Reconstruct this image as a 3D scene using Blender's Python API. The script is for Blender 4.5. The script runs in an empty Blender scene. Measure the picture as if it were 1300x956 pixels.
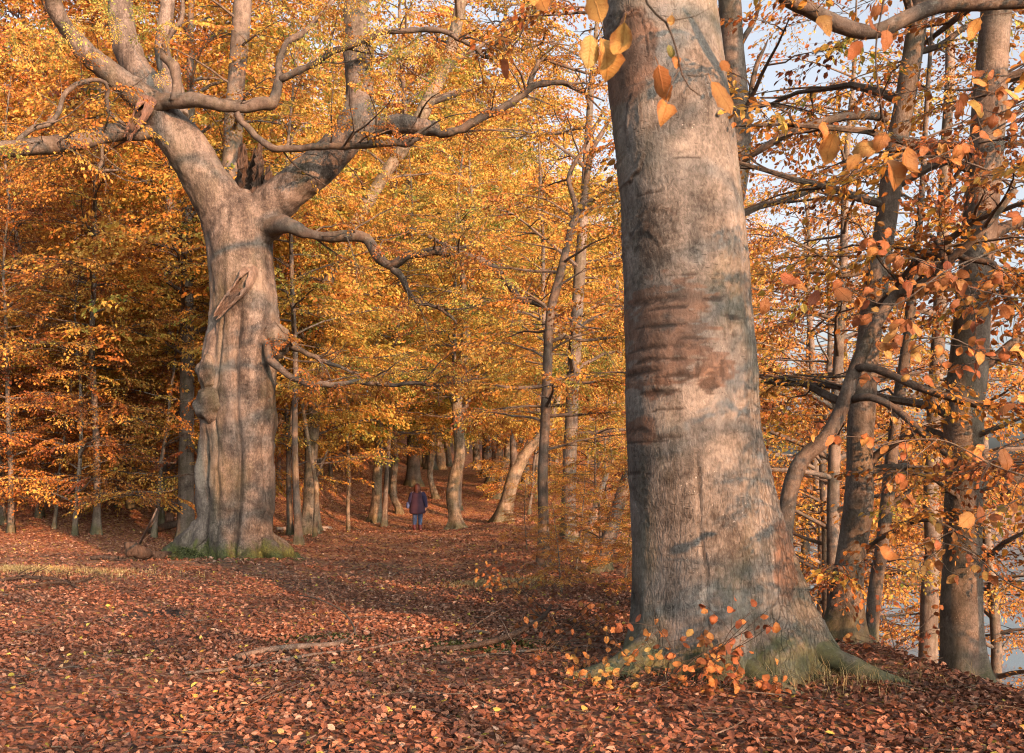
import bpy, math, random
import numpy as np
from mathutils import Vector, Matrix

# ------------------------------------------------------------------ camera, sky, sun, exposure
sc = bpy.context.scene
col = sc.collection
FPX, CAMH, HORY = 1264.0, 1.5, 622.0          # focal length in photo pixels, eye height, horizon row
cam_d = bpy.data.cameras.new('camera')
cam = bpy.data.objects.new('camera', cam_d); col.objects.link(cam)
cam.location = (0, 0, CAMH); cam.rotation_euler = (math.pi / 2, 0, 0)
cam_d.sensor_fit = 'HORIZONTAL'; cam_d.sensor_width = 36.0; cam_d.lens = 36.0 * FPX / 1300.0
cam_d.shift_y = (HORY - 478.0) / 1300.0
cam_d.clip_start = 0.05; cam_d.clip_end = 3000
cam_d.dof.use_dof = True; cam_d.dof.focus_distance = 11.0; cam_d.dof.aperture_fstop = 11.0
sc.camera = cam

SUN_AZ, SUN_EL = math.radians(146), math.radians(15)   # azimuth clockwise from +Y (the view direction)
sun_vec = Vector((math.sin(SUN_AZ) * math.cos(SUN_EL), math.cos(SUN_AZ) * math.cos(SUN_EL), math.sin(SUN_EL)))
world = bpy.data.worlds.new('World'); sc.world = world; world.use_nodes = True
wn = world.node_tree.nodes; wl = world.node_tree.links
sky = wn.new('ShaderNodeTexSky'); sky.sky_type = 'NISHITA'; sky.sun_disc = False
sky.sun_elevation = SUN_EL; sky.sun_rotation = SUN_AZ
sky.altitude = 0; sky.air_density = 0.8; sky.dust_density = 7.0; sky.ozone_density = 0.4
veil = wn.new('ShaderNodeHueSaturation')          # a thin even veil of high cloud: paler, less blue
veil.inputs['Saturation'].default_value = 0.42; veil.inputs['Value'].default_value = 1.0
wl.new(sky.outputs[0], veil.inputs['Color']); wl.new(veil.outputs[0], wn['Background'].inputs[0]); wn['Background'].inputs[1].default_value = 0.15
sun_d = bpy.data.lights.new('sun', 'SUN'); sun_d.energy = 5.0; sun_d.angle = math.radians(0.6)
sun_d.color = (1.0, 0.44, 0.20)
sun = bpy.data.objects.new('sun', sun_d); col.objects.link(sun)
sun.rotation_euler = sun_vec.to_track_quat('Z', 'Y').to_euler(); sun.location = (30, -30, 30)
sc.view_settings.view_transform = 'Standard'; sc.view_settings.look = 'None'
sc.view_settings.gamma = 1.0; sc.view_settings.use_curve_mapping = False
sc.view_settings.exposure = 1.6
sc.render.engine = 'CYCLES'
cy = sc.cycles
cy.max_bounces = 4; cy.diffuse_bounces = 2; cy.glossy_bounces = 2; cy.transmission_bounces = 2; cy.transparent_max_bounces = 4
cy.filter_width = 1.15; cy.denoising_prefilter = 'NONE'
cy.caustics_reflective = False; cy.caustics_refractive = False

# ------------------------------------------------------------------ numeric helpers
rng = np.random.default_rng(7)
_perm = np.random.default_rng(3).integers(0, 1 << 30, 4096)
def _hash(i, j, k):
    h = (i * 73856093) ^ (j * 19349663) ^ (k * 83492791)
    return _perm[h & 4095]
def noise3(p):
    """smooth value noise, about -1..1, p is (n,3)"""
    p = np.asarray(p, float); i = np.floor(p).astype(np.int64); f = p - i
    u = f * f * f * (f * (f * 6 - 15) + 10)
    out = 0
    for dx in (0, 1):
        wx = u[:, 0] if dx else 1 - u[:, 0]
        for dy in (0, 1):
            wy = u[:, 1] if dy else 1 - u[:, 1]
            for dz in (0, 1):
                wz = u[:, 2] if dz else 1 - u[:, 2]
                out = out + wx * wy * wz * ((_hash(i[:, 0] + dx, i[:, 1] + dy, i[:, 2] + dz) & 65535) / 32767.5 - 1)
    return out
def fbm(p, o=3):
    p = np.asarray(p, float); a = 1; s = 0
    for k in range(o):
        s = s + a * noise3(p * 2 ** k + 17.3 * k); a *= .5
    return s
def smooth(a, b, x):
    t = np.clip((np.asarray(x, float) - a) / (b - a), 0, 1); return t * t * (3 - 2 * t)
def P(px, py, Y):
    """a point seen at photo pixel (px, py) that stands Y metres away"""
    return np.array([(px - 650.0) / FPX * Y, Y, CAMH - (py - HORY) / FPX * Y])

LAKE_Z = -3.2
_ex = np.array([-50, 0, 8, 14, 20, 30, 40, 60, 100, 160, 300]); _ev = np.array([5, 4.2, 3.6, 3.0, 2.5, 2.2, 3.2, 8, 18, 32, 60.])
def gz(x, y):
    """height of the woodland floor"""
    x = np.asarray(x, float); y = np.asarray(y, float)
    x, y = np.broadcast_arrays(x, y)
    sh = x.shape; x = x.ravel(); y = y.ravel()
    z = 2.9 * smooth(36, 70, y) + 7.0 * smooth(66, 150, y) + 2.3 * smooth(27, 45, y) * smooth(-6.5, -12, x)
    z = z + 0.9 * smooth(-6, -20, x) * smooth(22, 45, y) + 6 * smooth(-18, -70, x) * smooth(30, 80, y)
    q = np.stack([x, y, x * 0], 1)
    z = z + 0.22 * noise3(q * .22 + 5) * smooth(3, 16, np.abs(x) + .4 * y - 2) + 0.045 * noise3(q * .9) + 0.018 * noise3(q * 2.7)
    z = z + .05 * smooth(1.2, 3.4, np.abs(x - np.interp(y, [0, 8, 21, 34, 60, 90], [-1.2, -1.4, -2.6, -3.4, -3.0, 0]))) * smooth(11, 18, y)
    s = np.maximum(0, x - np.interp(y, _ex, _ev))
    d = 1 - np.exp(-(s / 5.2) ** 1.45)
    z = z * (1 - d) - 5.2 * d
    far = smooth(300, 420, y) * smooth(20, 90, x)
    z = z * (1 - far) + far * 3
    return z.reshape(sh)

# ------------------------------------------------------------------ mesh helpers
def mesh_from(name, V, Q=None, T=None, mats=(), matidx=None, smoothed=True, attrs=None):
    me = bpy.data.meshes.new(name)
    V = np.asarray(V, np.float32)
    nq = 0 if Q is None else len(Q); nt = 0 if T is None else len(T)
    me.vertices.add(len(V)); me.vertices.foreach_set('co', V.ravel())
    loops = []
    if nq: loops.append(np.asarray(Q, np.int32).ravel())
    if nt: loops.append(np.asarray(T, np.int32).ravel())
    loops = np.concatenate(loops)
    me.loops.add(len(loops)); me.loops.foreach_set('vertex_index', loops)
    me.polygons.add(nq + nt)
    starts = np.concatenate([np.arange(nq) * 4, nq * 4 + np.arange(nt) * 3]).astype(np.int32)
    me.polygons.foreach_set('loop_start', starts)
    me.polygons.foreach_set('loop_total', np.concatenate([np.full(nq, 4), np.full(nt, 3)]).astype(np.int32))
    me.polygons.foreach_set('use_smooth', np.full(nq + nt, smoothed))
    for m in mats: me.materials.append(m)
    if matidx is not None: me.polygons.foreach_set('material_index', np.asarray(matidx, np.int32))
    for k, v in (attrs or {}).items():
        a = me.attributes.new(k, 'FLOAT', 'POINT'); a.data.foreach_set('value', np.asarray(v, np.float32))
    me.update(); me.validate()
    return me
def link(name, me, parent=None, **props):
    o = bpy.data.objects.new(name, me); col.objects.link(o)
    if parent is not None: o.parent = parent
    for k, v in props.items(): o[k] = v
    return o
def thing(name, label, cat, loc=(0, 0, 0), group=None):
    o = bpy.data.objects.new(name, None); col.objects.link(o)
    o.location = loc; o.empty_display_size = .2
    o['label'] = label; o['category'] = cat
    if group: o['group'] = group
    return o
class Geo:
    """collects quads / tris with a material index and a tint per vertex"""
    def __init__(s): s.V = []; s.Q = []; s.T = []; s.mq = []; s.mt = []; s.n = 0; s.t = []
    def add(s, V, Q=None, T=None, mi=0, tint=None):
        V = np.asarray(V, float); s.V.append(V)
        s.t.append(np.zeros(len(V)) if tint is None else np.broadcast_to(tint, (len(V),)))
        if Q is not None and len(Q): s.Q.append(np.asarray(Q) + s.n); s.mq.append(np.full(len(Q), mi))
        if T is not None and len(T): s.T.append(np.asarray(T) + s.n); s.mt.append(np.full(len(T), mi))
        s.n += len(V)
    def mesh(s, name, mats, origin=(0, 0, 0), smoothed=True, tint=False):
        V = np.concatenate(s.V) - np.asarray(origin, float)
        Q = np.concatenate(s.Q) if s.Q else None; T = np.concatenate(s.T) if s.T else None
        mi = np.concatenate(s.mq + s.mt)
        return mesh_from(name, V, Q, T, mats, mi, smoothed, {'tint': np.concatenate(s.t)} if tint else None)

def resample(pts, vals, step):
    """Catmull-Rom through pts (n,3) carrying vals (n,)"""
    pts = np.asarray(pts, float); vals = np.asarray(vals, float)
    if len(pts) == 2: pts = np.array([pts[0], (pts[0] + pts[1]) / 2, pts[1]]); vals = np.array([vals[0], vals.mean(), vals[1]])
    A = np.column_stack([pts, vals]); E = np.vstack([2 * A[0] - A[1], A, 2 * A[-1] - A[-2]])
    out = []
    for i in range(1, len(E) - 2):
        n = max(1, int(np.linalg.norm(A[i, :3] - A[i - 1, :3]) / step + .5))
        t = (np.arange(n) / n)[:, None]
        p0, p1, p2, p3 = E[i - 1], E[i], E[i + 1], E[i + 2]
        out.append(.5 * (2 * p1 + (p2 - p0) * t + (2 * p0 - 5 * p1 + 4 * p2 - p3) * t * t + (3 * p1 - p0 - 3 * p2 + p3) * t ** 3))
    out.append(A[-1:]); out = np.vstack(out)
    return out[:, :3], np.maximum(out[:, 3], vals.min() * .6)
def frames(p):
    t = np.gradient(p, axis=0); t /= np.linalg.norm(t, axis=1)[:, None] + 1e-9
    n = np.zeros_like(p); b = np.zeros_like(p)
    a = np.array([1., 0, 0]) if abs(t[0, 0]) < .9 else np.array([0, 1., 0])
    v = a - t[0] * a.dot(t[0])
    for i in range(len(p)):
        v = v - t[i] * v.dot(t[i]); v /= np.linalg.norm(v) + 1e-9
        n[i] = v; b[i] = np.cross(t[i], v)
    return t, n, b
def tube(pts, rad, seg=10, step=None, rough=.06, freq=1.5, flare=0, flare_h=.6, lobes=5, seed=0, caps=True, groundz=None):
    pts = np.asarray(pts, float); rad = np.broadcast_to(np.asarray(rad, float), (len(pts),))
    if step: p, r = resample(pts, rad, step)
    else: p, r = pts, np.array(rad)
    t, n, b = frames(p)
    th = np.arange(seg) / seg * 2 * math.pi
    D = np.cos(th)[None, :, None] * n[:, None] + np.sin(th)[None, :, None] * b[:, None]
    R = np.repeat(r[:, None], seg, 1)
    if rough:
        q = (p[:, None] + D * R[..., None]).reshape(-1, 3)
        R = R * (1 + rough * fbm(q * freq / max(.1, r.max() * 4) + seed, 2).reshape(R.shape))
    if flare:
        g = p[0, 2] if groundz is None else groundz
        h = np.clip(p[:, 2] - g, -.5, 99)
        k = np.exp(-np.maximum(h, 0) / flare_h)[:, None]
        w = .45 + .55 * np.cos(lobes * th + seed)[None] * .8 + .35 * np.cos((lobes - 2) * th + 2 * seed)[None]
        R = R * (1 + flare * k * np.maximum(.1, w + .35 * k))
    V = (p[:, None] + D * R[..., None]).reshape(-1, 3)
    m = len(p); i = np.arange(m - 1)[:, None] * seg; j = np.arange(seg)[None]; j2 = (j + 1) % seg
    Q = np.stack([i + j, i + j2, i + seg + j2, i + seg + j], -1).reshape(-1, 4)
    T = None
    if caps:
        c0 = len(V); V = np.vstack([V, p[0], p[-1]])
        e = (m - 1) * seg; jj = np.arange(seg); kk = (jj + 1) % seg
        T = np.vstack([np.stack([np.full(seg, c0), kk, jj], 1), np.stack([np.full(seg, c0 + 1), e + jj, e + kk], 1)])
    return V, Q, T

# ------------------------------------------------------------------ materials
def new_mat(name):
    m = bpy.data.materials.new(name); m.use_nodes = True
    nt = m.node_tree; nt.nodes.clear()
    out = nt.nodes.new('ShaderNodeOutputMaterial')
    return m, nt, out
class N:
    """small node-graph writer"""
    def __init__(s, nt): s.nt = nt
    def node(s, t, **kw):
        n = s.nt.nodes.new(t)
        for k, v in kw.items(): setattr(n, k, v)
        return n
    def put(s, sock, v):
        if v is None: return
        if isinstance(v, bpy.types.NodeSocket): s.nt.links.new(v, sock)
        else: sock.default_value = v if not isinstance(v, tuple) or len(v) != 3 or sock.type != 'RGBA' else (*v, 1)
    def coord(s, kind='Object'): return s.node('ShaderNodeTexCoord').outputs[kind]
    def mapping(s, v, scale=(1, 1, 1), loc=(0, 0, 0), rot=(0, 0, 0)):
        n = s.node('ShaderNodeMapping'); s.put(n.inputs[0], v); n.inputs['Scale'].default_value = scale
        n.inputs['Location'].default_value = loc; n.inputs['Rotation'].default_value = rot; return n.outputs[0]
    def noise(s, v, scale, detail=3, rough=.55, dist=0):
        n = s.node('ShaderNodeTexNoise'); s.put(n.inputs['Vector'], v); n.inputs['Scale'].default_value = scale
        n.inputs['Detail'].default_value = detail; n.inputs['Roughness'].default_value = rough; n.inputs['Distortion'].default_value = dist
        return n.outputs['Fac']
    def vor(s, v, scale, feature='F1', out='Distance', rand=1):
        n = s.node('ShaderNodeTexVoronoi', feature=feature); s.put(n.inputs['Vector'], v); n.inputs['Scale'].default_value = scale
        n.inputs['Randomness'].default_value = rand
        return n.outputs[out]
    def math(s, op, a, b=None, clamp=False):
        n = s.node('ShaderNodeMath', operation=op, use_clamp=clamp); s.put(n.inputs[0], a); s.put(n.inputs[1], b); return n.outputs[0]
    def ramp(s, fac, stops, interp='LINEAR'):
        n = s.node('ShaderNodeValToRGB'); cr = n.color_ramp; cr.interpolation = interp; s.put(n.inputs[0], fac)
        while len(cr.elements) < len(stops): cr.elements.new(.5)
        for e, (p, c) in zip(cr.elements, stops):
            e.position = p; e.color = (*c, 1) if isinstance(c, tuple) else (c, c, c, 1)
        return n.outputs[0]
    def mix(s, fac, a, b, mode='MIX'):
        n = s.node('ShaderNodeMix', data_type='RGBA', blend_type=mode)
        s.put(n.inputs[0], fac); s.put(n.inputs[6], a); s.put(n.inputs[7], b); return n.outputs[2]
    def sep(s, v):
        n = s.node('ShaderNodeSeparateXYZ'); s.put(n.inputs[0], v); return n.outputs
    def bump(s, h, strength=.3, dist=.01, normal=None):
        n = s.node('ShaderNodeBump'); s.put(n.inputs['Height'], h); n.inputs['Strength'].default_value = strength
        n.inputs['Distance'].default_value = dist; s.put(n.inputs['Normal'], normal); return n.outputs[0]
    def bsdf(s, color, rough=.8, normal=None, spec=.3):
        n = s.node('ShaderNodeBsdfPrincipled'); s.put(n.inputs['Base Color'], color); s.put(n.inputs['Roughness'], rough)
        n.inputs['Specular IOR Level'].default_value = spec; s.put(n.inputs['Normal'], normal); return n.outputs[0]
    def attr(s, name, kind='GEOMETRY'):
        n = s.node('ShaderNodeAttribute', attribute_name=name, attribute_type=kind); return n.outputs['Fac']

def bark_mat(name, dark, mid, light, moss=0.0, moss_h=.6, fissure=0.0, algae=.35, scale=1.0, bump=.5, lichen=.25):
    m, nt, out = new_mat(name); g = N(nt)
    co = g.coord('Object'); z = g.sep(co)[2]
    oi = g.node('ShaderNodeObjectInfo').outputs['Random']
    off = g.node('ShaderNodeVectorMath', operation='ADD'); g.put(off.inputs[0], co)
    cx = g.node('ShaderNodeCombineXYZ'); g.put(cx.inputs[0], g.math('MULTIPLY', oi, 31.)); g.put(off.inputs[1], cx.outputs[0])
    v = off.outputs[0]
    big = g.noise(v, 1.3 * scale, 4, .6, .4)
    band = g.noise(g.mapping(v, (1, 1, 7)), 2.2 * scale, 4, .62, .3)
    fine = g.noise(g.mapping(v, (1.6, 1.6, 1)), 24 * scale, 3, .6, .6)
    streak = g.noise(g.mapping(v, (3.2, 3.2, .3)), 1.6 * scale, 4, .6, .5)
    blot = g.noise(g.mapping(v, (1, 1, .8), (3, 7, 1)), 4.2 * scale, 6, .70, .9)
    f = g.math('ADD', g.math('ADD', g.math('MULTIPLY', big, .28), g.math('MULTIPLY', streak, .20)), g.math('ADD', g.math('ADD', g.math('MULTIPLY', band, .06), g.math('MULTIPLY', blot, .24)), g.math('MULTIPLY', fine, .22)))
    c = g.ramp(f, [(.415, dark), (.49, mid), (.575, light)])
    # small dark lenticel dashes
    dash = g.vor(g.mapping(v, (5, 5, 26)), 1.6 * scale)
    dsel = g.ramp(g.math('ADD', dash, g.math('MULTIPLY', g.noise(v, 3), .5)), [(.30, 1.), (.40, 0.)])
    c = g.mix(g.math('MULTIPLY', dsel, .55), c, tuple(x * .45 for x in dark))
    sp1 = g.math('ADD', g.vor(g.mapping(v, (1, 1, .8)), 26 * scale), g.math('MULTIPLY', g.noise(v, 2.4 * scale, 4), .9))
    c = g.mix(g.math('MULTIPLY', g.ramp(sp1, [(.43, 1.), (.46, 0.)]), .75), c, (.29, .285, .26))
    sp2 = g.math('ADD', g.vor(g.mapping(v, (1, 1, 2.2), (5, 1, 2)), 17 * scale), g.math('MULTIPLY', g.noise(g.mapping(v, (1, 1, 1), (8, 2, 4)), 2.0 * scale, 4), .9))
    c = g.mix(g.math('MULTIPLY', g.ramp(sp2, [(.42, 1.), (.46, 0.)]), .8), c, tuple(x * .5 for x in dark))
    # pale lichen and green algae, both with outlines of their own
    li = g.ramp(g.noise(v, 3.2 * scale, 5, .7, .6), [(.60, 0.), (.68, 1.)])
    c = g.mix(g.math('MULTIPLY', li, lichen), c, (.30, .295, .26))
    al = g.ramp(g.noise(g.mapping(v, (1, 1, .45), (9, 3, 1)), 1.7 * scale, 4, .6, .5), [(.46, 0.), (.66, 1.)])
    c = g.mix(g.math('MULTIPLY', al, algae), c, (.070, .072, .028))
    if moss:
        mz = g.math('SUBTRACT', 1.0, g.math('DIVIDE', z, moss_h))
        mm = g.ramp(g.math('ADD', g.math('MULTIPLY', mz, .55), g.math('SUBTRACT', g.noise(v, 3.0, 5, .65, .4), .28)), [(.32, 0.), (.52, 1.)])
        c = g.mix(g.math('MULTIPLY', mm, moss), c, g.ramp(g.noise(v, 30, 2), [(.3, (.028, .04, .010)), (.7, (.085, .10, .022))]))
    if fissure:
        c = g.mix(g.math('MULTIPLY', g.attr('stain'), .75, True), c, g.ramp(blot, [(.35, (.045, .026, .018)), (.62, (.135, .078, .050))]))
        c = g.mix(g.math('MULTIPLY', g.attr('pale'), .8, True), c, (.30, .30, .27))
        c = g.mix(g.math('MULTIPLY', g.attr('scar'), .85, True), c, (.024, .018, .014))
    h = g.math('ADD', g.math('MULTIPLY', fine, 1.1), g.math('ADD', g.math('MULTIPLY', band, .25), g.math('MULTIPLY', blot, .8)))
    h = g.math('SUBTRACT', h, g.math('MULTIPLY', dsel, .25))
    if fissure:
        wv = g.node('ShaderNodeVectorMath', operation='ADD'); g.put(wv.inputs[0], g.mapping(v, (1, 1, .2)))
        nz = g.node('ShaderNodeTexNoise'); g.put(nz.inputs['Vector'], v); nz.inputs['Scale'].default_value = 5
        sc_ = g.node('ShaderNodeVectorMath', operation='SCALE'); g.put(sc_.inputs[0], nz.outputs['Color']); sc_.inputs['Scale'].default_value = .06
        g.put(wv.inputs[1], sc_.outputs[0])
        cr = g.vor(wv.outputs[0], 24, 'DISTANCE_TO_EDGE')
        crk = g.ramp(cr, [(.0, 1.), (.13, 0.)])
        msk = g.math('MULTIPLY', crk, g.attr('fissure'))
        c = g.mix(g.math('MULTIPLY', msk, fissure * .6), c, tuple(x * .4 for x in dark))
        h = g.math('SUBTRACT', h, g.math('MULTIPLY', msk, 1.2 * fissure))
    g.nt.links.new(g.bsdf(c, .82, g.bump(h, bump, .012), .25), out.inputs[0])
    return m
M_HERO_R = bark_mat('bark_smooth_grey_beech', (.032, .029, .025), (.088, .084, .075), (.168, .160, .146), .55, .40, .75, .30, 1.0, .8, .25)
M_HERO_L = bark_mat('bark_old_beech', (.020, .016, .013), (.066, .055, .046), (.150, .129, .110), .85, .60, .6, .24, .8, .8, .18)
M_BARK = bark_mat('bark_beech', (.036, .028, .022), (.080, .067, .055), (.150, .128, .106), .35, .40, 0, .25, 1.6, .5)
M_PATH = bark_mat('bark_path_tree', (.030, .023, .016), (.105, .084, .060), (.225, .185, .135), .3, .4, 0, .35, 2.6, .9)
M_BARK_D = bark_mat('bark_beech_branch', (.032, .024, .019), (.068, .054, .043), (.115, .094, .076), 0, .4, 0, .15, 3, .4)  # dark bark; on tree branches its tone stands in for their shade
M_TWIG = bark_mat('bark_twig', (.025, .018, .014), (.05, .036, .027), (.085, .062, .048), 0, .4, 0, .1, 4, .2)
M_PALE = bark_mat('bark_dead_pale_wood', (.16, .12, .09), (.28, .22, .17), (.40, .33, .27), 0, .4, 0, .05, 2, .4)
def wood_mat(name, a, b, streak=12):
    m, nt, out = new_mat(name); g = N(nt); co = g.coord('Object')
    f = g.noise(g.mapping(co, (streak, streak, 1.2)), 2.5, 5, .65, .3)
    c = g.ramp(f, [(.3, a), (.7, b)])
    g.nt.links.new(g.bsdf(c, .85, g.bump(f, .8, .02), .2), out.inputs[0]); return m
M_ROT = wood_mat('rotten_dark_wood', (.016, .012, .010), (.075, .052, .038))
M_RAW = wood_mat('broken_raw_wood', (.05, .03, .022), (.155, .092, .066))
M_LOG = wood_mat('weathered_log', (.045, .035, .028), (.15, .118, .096), 6)

LEAF_STOPS = [(0.0, (.13, .040, .018)), (.20, (.29, .090, .026)), (.38, (.44, .165, .034)), (.54, (.54, .262, .046)),
              (.70, (.58, .360, .066)), (.84, (.46, .375, .075)), (1.0, (.17, .21, .035))]
LITTER_STOPS = [(0.0, (.070, .032, .022)), (.3, (.155, .058, .031)), (.52, (.215, .090, .046)), (.72, (.28, .140, .080)), (.88, (.38, .25, .17)),
                (.95, (.45, .26, .05)), (1.0, (.36, .32, .06))]
def leaf_mat(name, stops, trans=.42, veins=False, rough=.55, gain=.91, lift=1.0):
    m, nt, out = new_mat(name); g = N(nt)
    f = g.math('ADD', g.attr('tint'), g.attr('tint_shift', 'OBJECT'), True)
    c = g.ramp(f, [(p_, (c_[0] * .84, c_[1] * gain, c_[2] * lift)) for p_, c_ in stops])
    nrm = None
    co = g.coord('Object')
    if veins:
        x, y, z = g.sep(co)
        ax = g.math('ABSOLUTE', x)
        w = g.math('SINE', g.math('MULTIPLY', g.math('SUBTRACT', y, g.math('MULTIPLY', ax, .7)), 62.))
        vein = g.ramp(w, [(.80, 0.), (.98, 1.)])
        rib = g.ramp(ax, [(.0, 1.), (.025, 0.)])
        vv = g.math('MAXIMUM', vein, rib)
        spot = g.ramp(g.noise(co, 7., 4, .6), [(.52, 0.), (.72, 1.)])
        c = g.mix(g.math('MULTIPLY', spot, .6), c, (.20, .055, .014))
        ed = g.math('ADD', g.math('MULTIPLY', ax, 2.2), g.math('MULTIPLY', g.noise(co, 3.5, 5, .65), .55))
        c = g.mix(g.math('MULTIPLY', g.ramp(ed, [(.62, 0.), (.92, 1.)]), .6), c, (.19, .058, .016))
        c = g.mix(g.math('MULTIPLY', vv, .35), c, (.30, .12, .025))
        nrm = g.bump(vv, .4, .01)
    p = g.bsdf(c, rough, nrm, .3)
    if trans:
        tr = g.node('ShaderNodeBsdfTranslucent'); g.put(tr.inputs[0], c); g.put(tr.inputs['Normal'], nrm)
        mx = g.node('ShaderNodeMixShader'); mx.inputs[0].default_value = trans
        g.nt.links.new(p, mx.inputs[1]); g.nt.links.new(tr.outputs[0], mx.inputs[2]); p = mx.outputs[0]
    g.nt.links.new(p, out.inputs[0]); return m
M_LEAF = leaf_mat('autumn_beech_leaves', LEAF_STOPS)
M_LEAF_BIG = leaf_mat('autumn_beech_leaf_close', LEAF_STOPS, .42, True, lift=1.5)
M_LITTER = leaf_mat('fallen_beech_leaves', LITTER_STOPS, .12, False, .6, .90)
M_LITTER_BIG = leaf_mat('fallen_beech_leaf_close', LITTER_STOPS, .12, True, .6, .90)
M_GRASS = leaf_mat('dry_grass', [(0., (.10, .12, .03)), (.45, (.24, .19, .07)), (1., (.46, .34, .15))], .3)
M_MOSS = leaf_mat('moss', [(0., (.022, .028, .009)), (1., (.075, .085, .022))], .1)

def ground_mat():
    m, nt, out = new_mat('woodland_floor'); g = N(nt); co = g.coord('Object')
    soil = g.ramp(g.noise(co, 3.5, 6, .65), [(.3, (.014, .012, .011)), (.7, (.042, .036, .032))])
    # far leaves, too small to pick apart: one colour per cell
    vn = g.node('ShaderNodeTexVoronoi'); g.put(vn.inputs['Vector'], g.mapping(co, (1, 1, .4))); vn.inputs['Scale'].default_value = 22
    rnd = g.sep(vn.outputs['Color'])[0]
    lc = g.ramp(rnd, LITTER_STOPS)
    cover = g.ramp(g.math('ADD', g.noise(co, .8, 4, .6), g.math('MULTIPLY', g.noise(co, 9, 2), .3)), [(.50, 0.), (.62, 1.)])
    y = g.sep(co)[1]
    farc = g.math('MULTIPLY', g.math('SUBTRACT', y, 11.), .07, True)
    cover = g.math('MAXIMUM', g.math('MULTIPLY', cover, .6), farc)
    c = g.mix(cover, soil, lc)
    ms = g.ramp(g.noise(g.mapping(co, (1, 1, 1), (4, 2, 0)), .9, 5, .65, .3), [(.63, 0.), (.70, 1.)])
    c = g.mix(g.math('MULTIPLY', ms, .6), c, (.05, .065, .018))
    h = g.math('ADD', g.math('MULTIPLY', g.noise(co, 14, 5, .7), .7), g.math('MULTIPLY', rnd, .5))
    g.nt.links.new(g.bsdf(c, .9, g.bump(h, .9, .03), .2), out.inputs[0]); return m
M_GROUND = ground_mat()
def water_mat():
    m, nt, out = new_mat('lake_water'); g = N(nt); co = g.coord('Object')
    h = g.noise(g.mapping(co, (1, .35, 1)), 1.6, 4, .6)
    g.nt.links.new(g.bsdf((.05, .075, .09), .12, g.bump(h, .25, .05), .5), out.inputs[0]); return m
M_WATER = water_mat()
def plain(name, c, rough=.7, var=.25, scale=8):
    m, nt, out = new_mat(name); g = N(nt); co = g.coord('Object')
    cc = g.ramp(g.noise(co, scale, 4, .6), [(.3, tuple(x * (1 - var) for x in c)), (.7, tuple(min(1, x * (1 + var)) for x in c))])
    g.nt.links.new(g.bsdf(cc, rough, g.bump(g.noise(co, scale * 6, 2), .2, .005)), out.inputs[0]); return m

# ------------------------------------------------------------------ ground, lake
def axis(a, b, fine0, fine1, s, grow=1.09):
    v = list(np.arange(fine0, fine1, s)); x, d = fine1, s
    while x < b: v.append(x); d *= grow; x += d
    v.append(b); x, d = fine0, s; w = []
    while x > a: d *= grow; x -= d; w.append(x)
    return np.array(sorted(w) + v)
gx = axis(-320, 700, -9, 9, .13); gy = axis(-60, 700, 4.5, 16, .13, 1.06)
GX, GY = np.meshgrid(gx, gy); nx, ny = len(gx), len(gy)
gV = np.stack([GX.ravel(), GY.ravel(), gz(GX, GY).ravel()], 1)
ii = (np.arange(ny - 1)[:, None] * nx + np.arange(nx - 1)[None]).ravel()
ground = link('ground', mesh_from('ground', gV, np.stack([ii, ii + 1, ii + nx + 1, ii + nx], 1), None, [M_GROUND]), kind='structure')
ground['label'] = 'woodland floor of dark soil under fallen beech leaves'
lake = link('lake', mesh_from('lake', [(2, -60, LAKE_Z), (700, -60, LAKE_Z), (700, 700, LAKE_Z), (2, 700, LAKE_Z)], [(0, 1, 2, 3)], None, [M_WATER]), kind='structure')
lake['label'] = 'pale lake water beyond the wooded bank'

# ------------------------------------------------------------------ leaves and sprays
LEAF6 = (np.array([[0, 0, 0], [-.30, .32, .09], [-.24, .70, .07], [0, 1, -.06], [.24, .70, .07], [.30, .32, .09]]), np.array([[0, 3, 2, 1], [0, 5, 4, 3]]))
LEAF4 = (np.array([[0, 0, 0], [-.31, .5, .06], [0, 1, 0], [.31, .5, .06]]), np.array([[0, 3, 2, 1]]))
def rot_frames(d, up):
    """orthonormal frames with y=d and z near up; (n,3) each -> (n,3,3) columns x,y,z"""
    d = d / (np.linalg.norm(d, axis=1)[:, None] + 1e-9)
    x = np.cross(d, up); x /= np.linalg.norm(x, axis=1)[:, None] + 1e-9
    z = np.cross(x, d)
    return np.stack([x, d, z], -1)
def place(tmpl, pos, R, scale):
    V, Q = tmpl; n, m = len(pos), len(V)
    W = np.einsum('nij,mj->nmi', R, V) * np.asarray(scale).reshape(-1, 1, 1) + pos[:, None]
    return W.reshape(-1, 3), (Q[None] + (np.arange(n) * m)[:, None, None]).reshape(-1, Q.shape[1]), m
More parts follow.
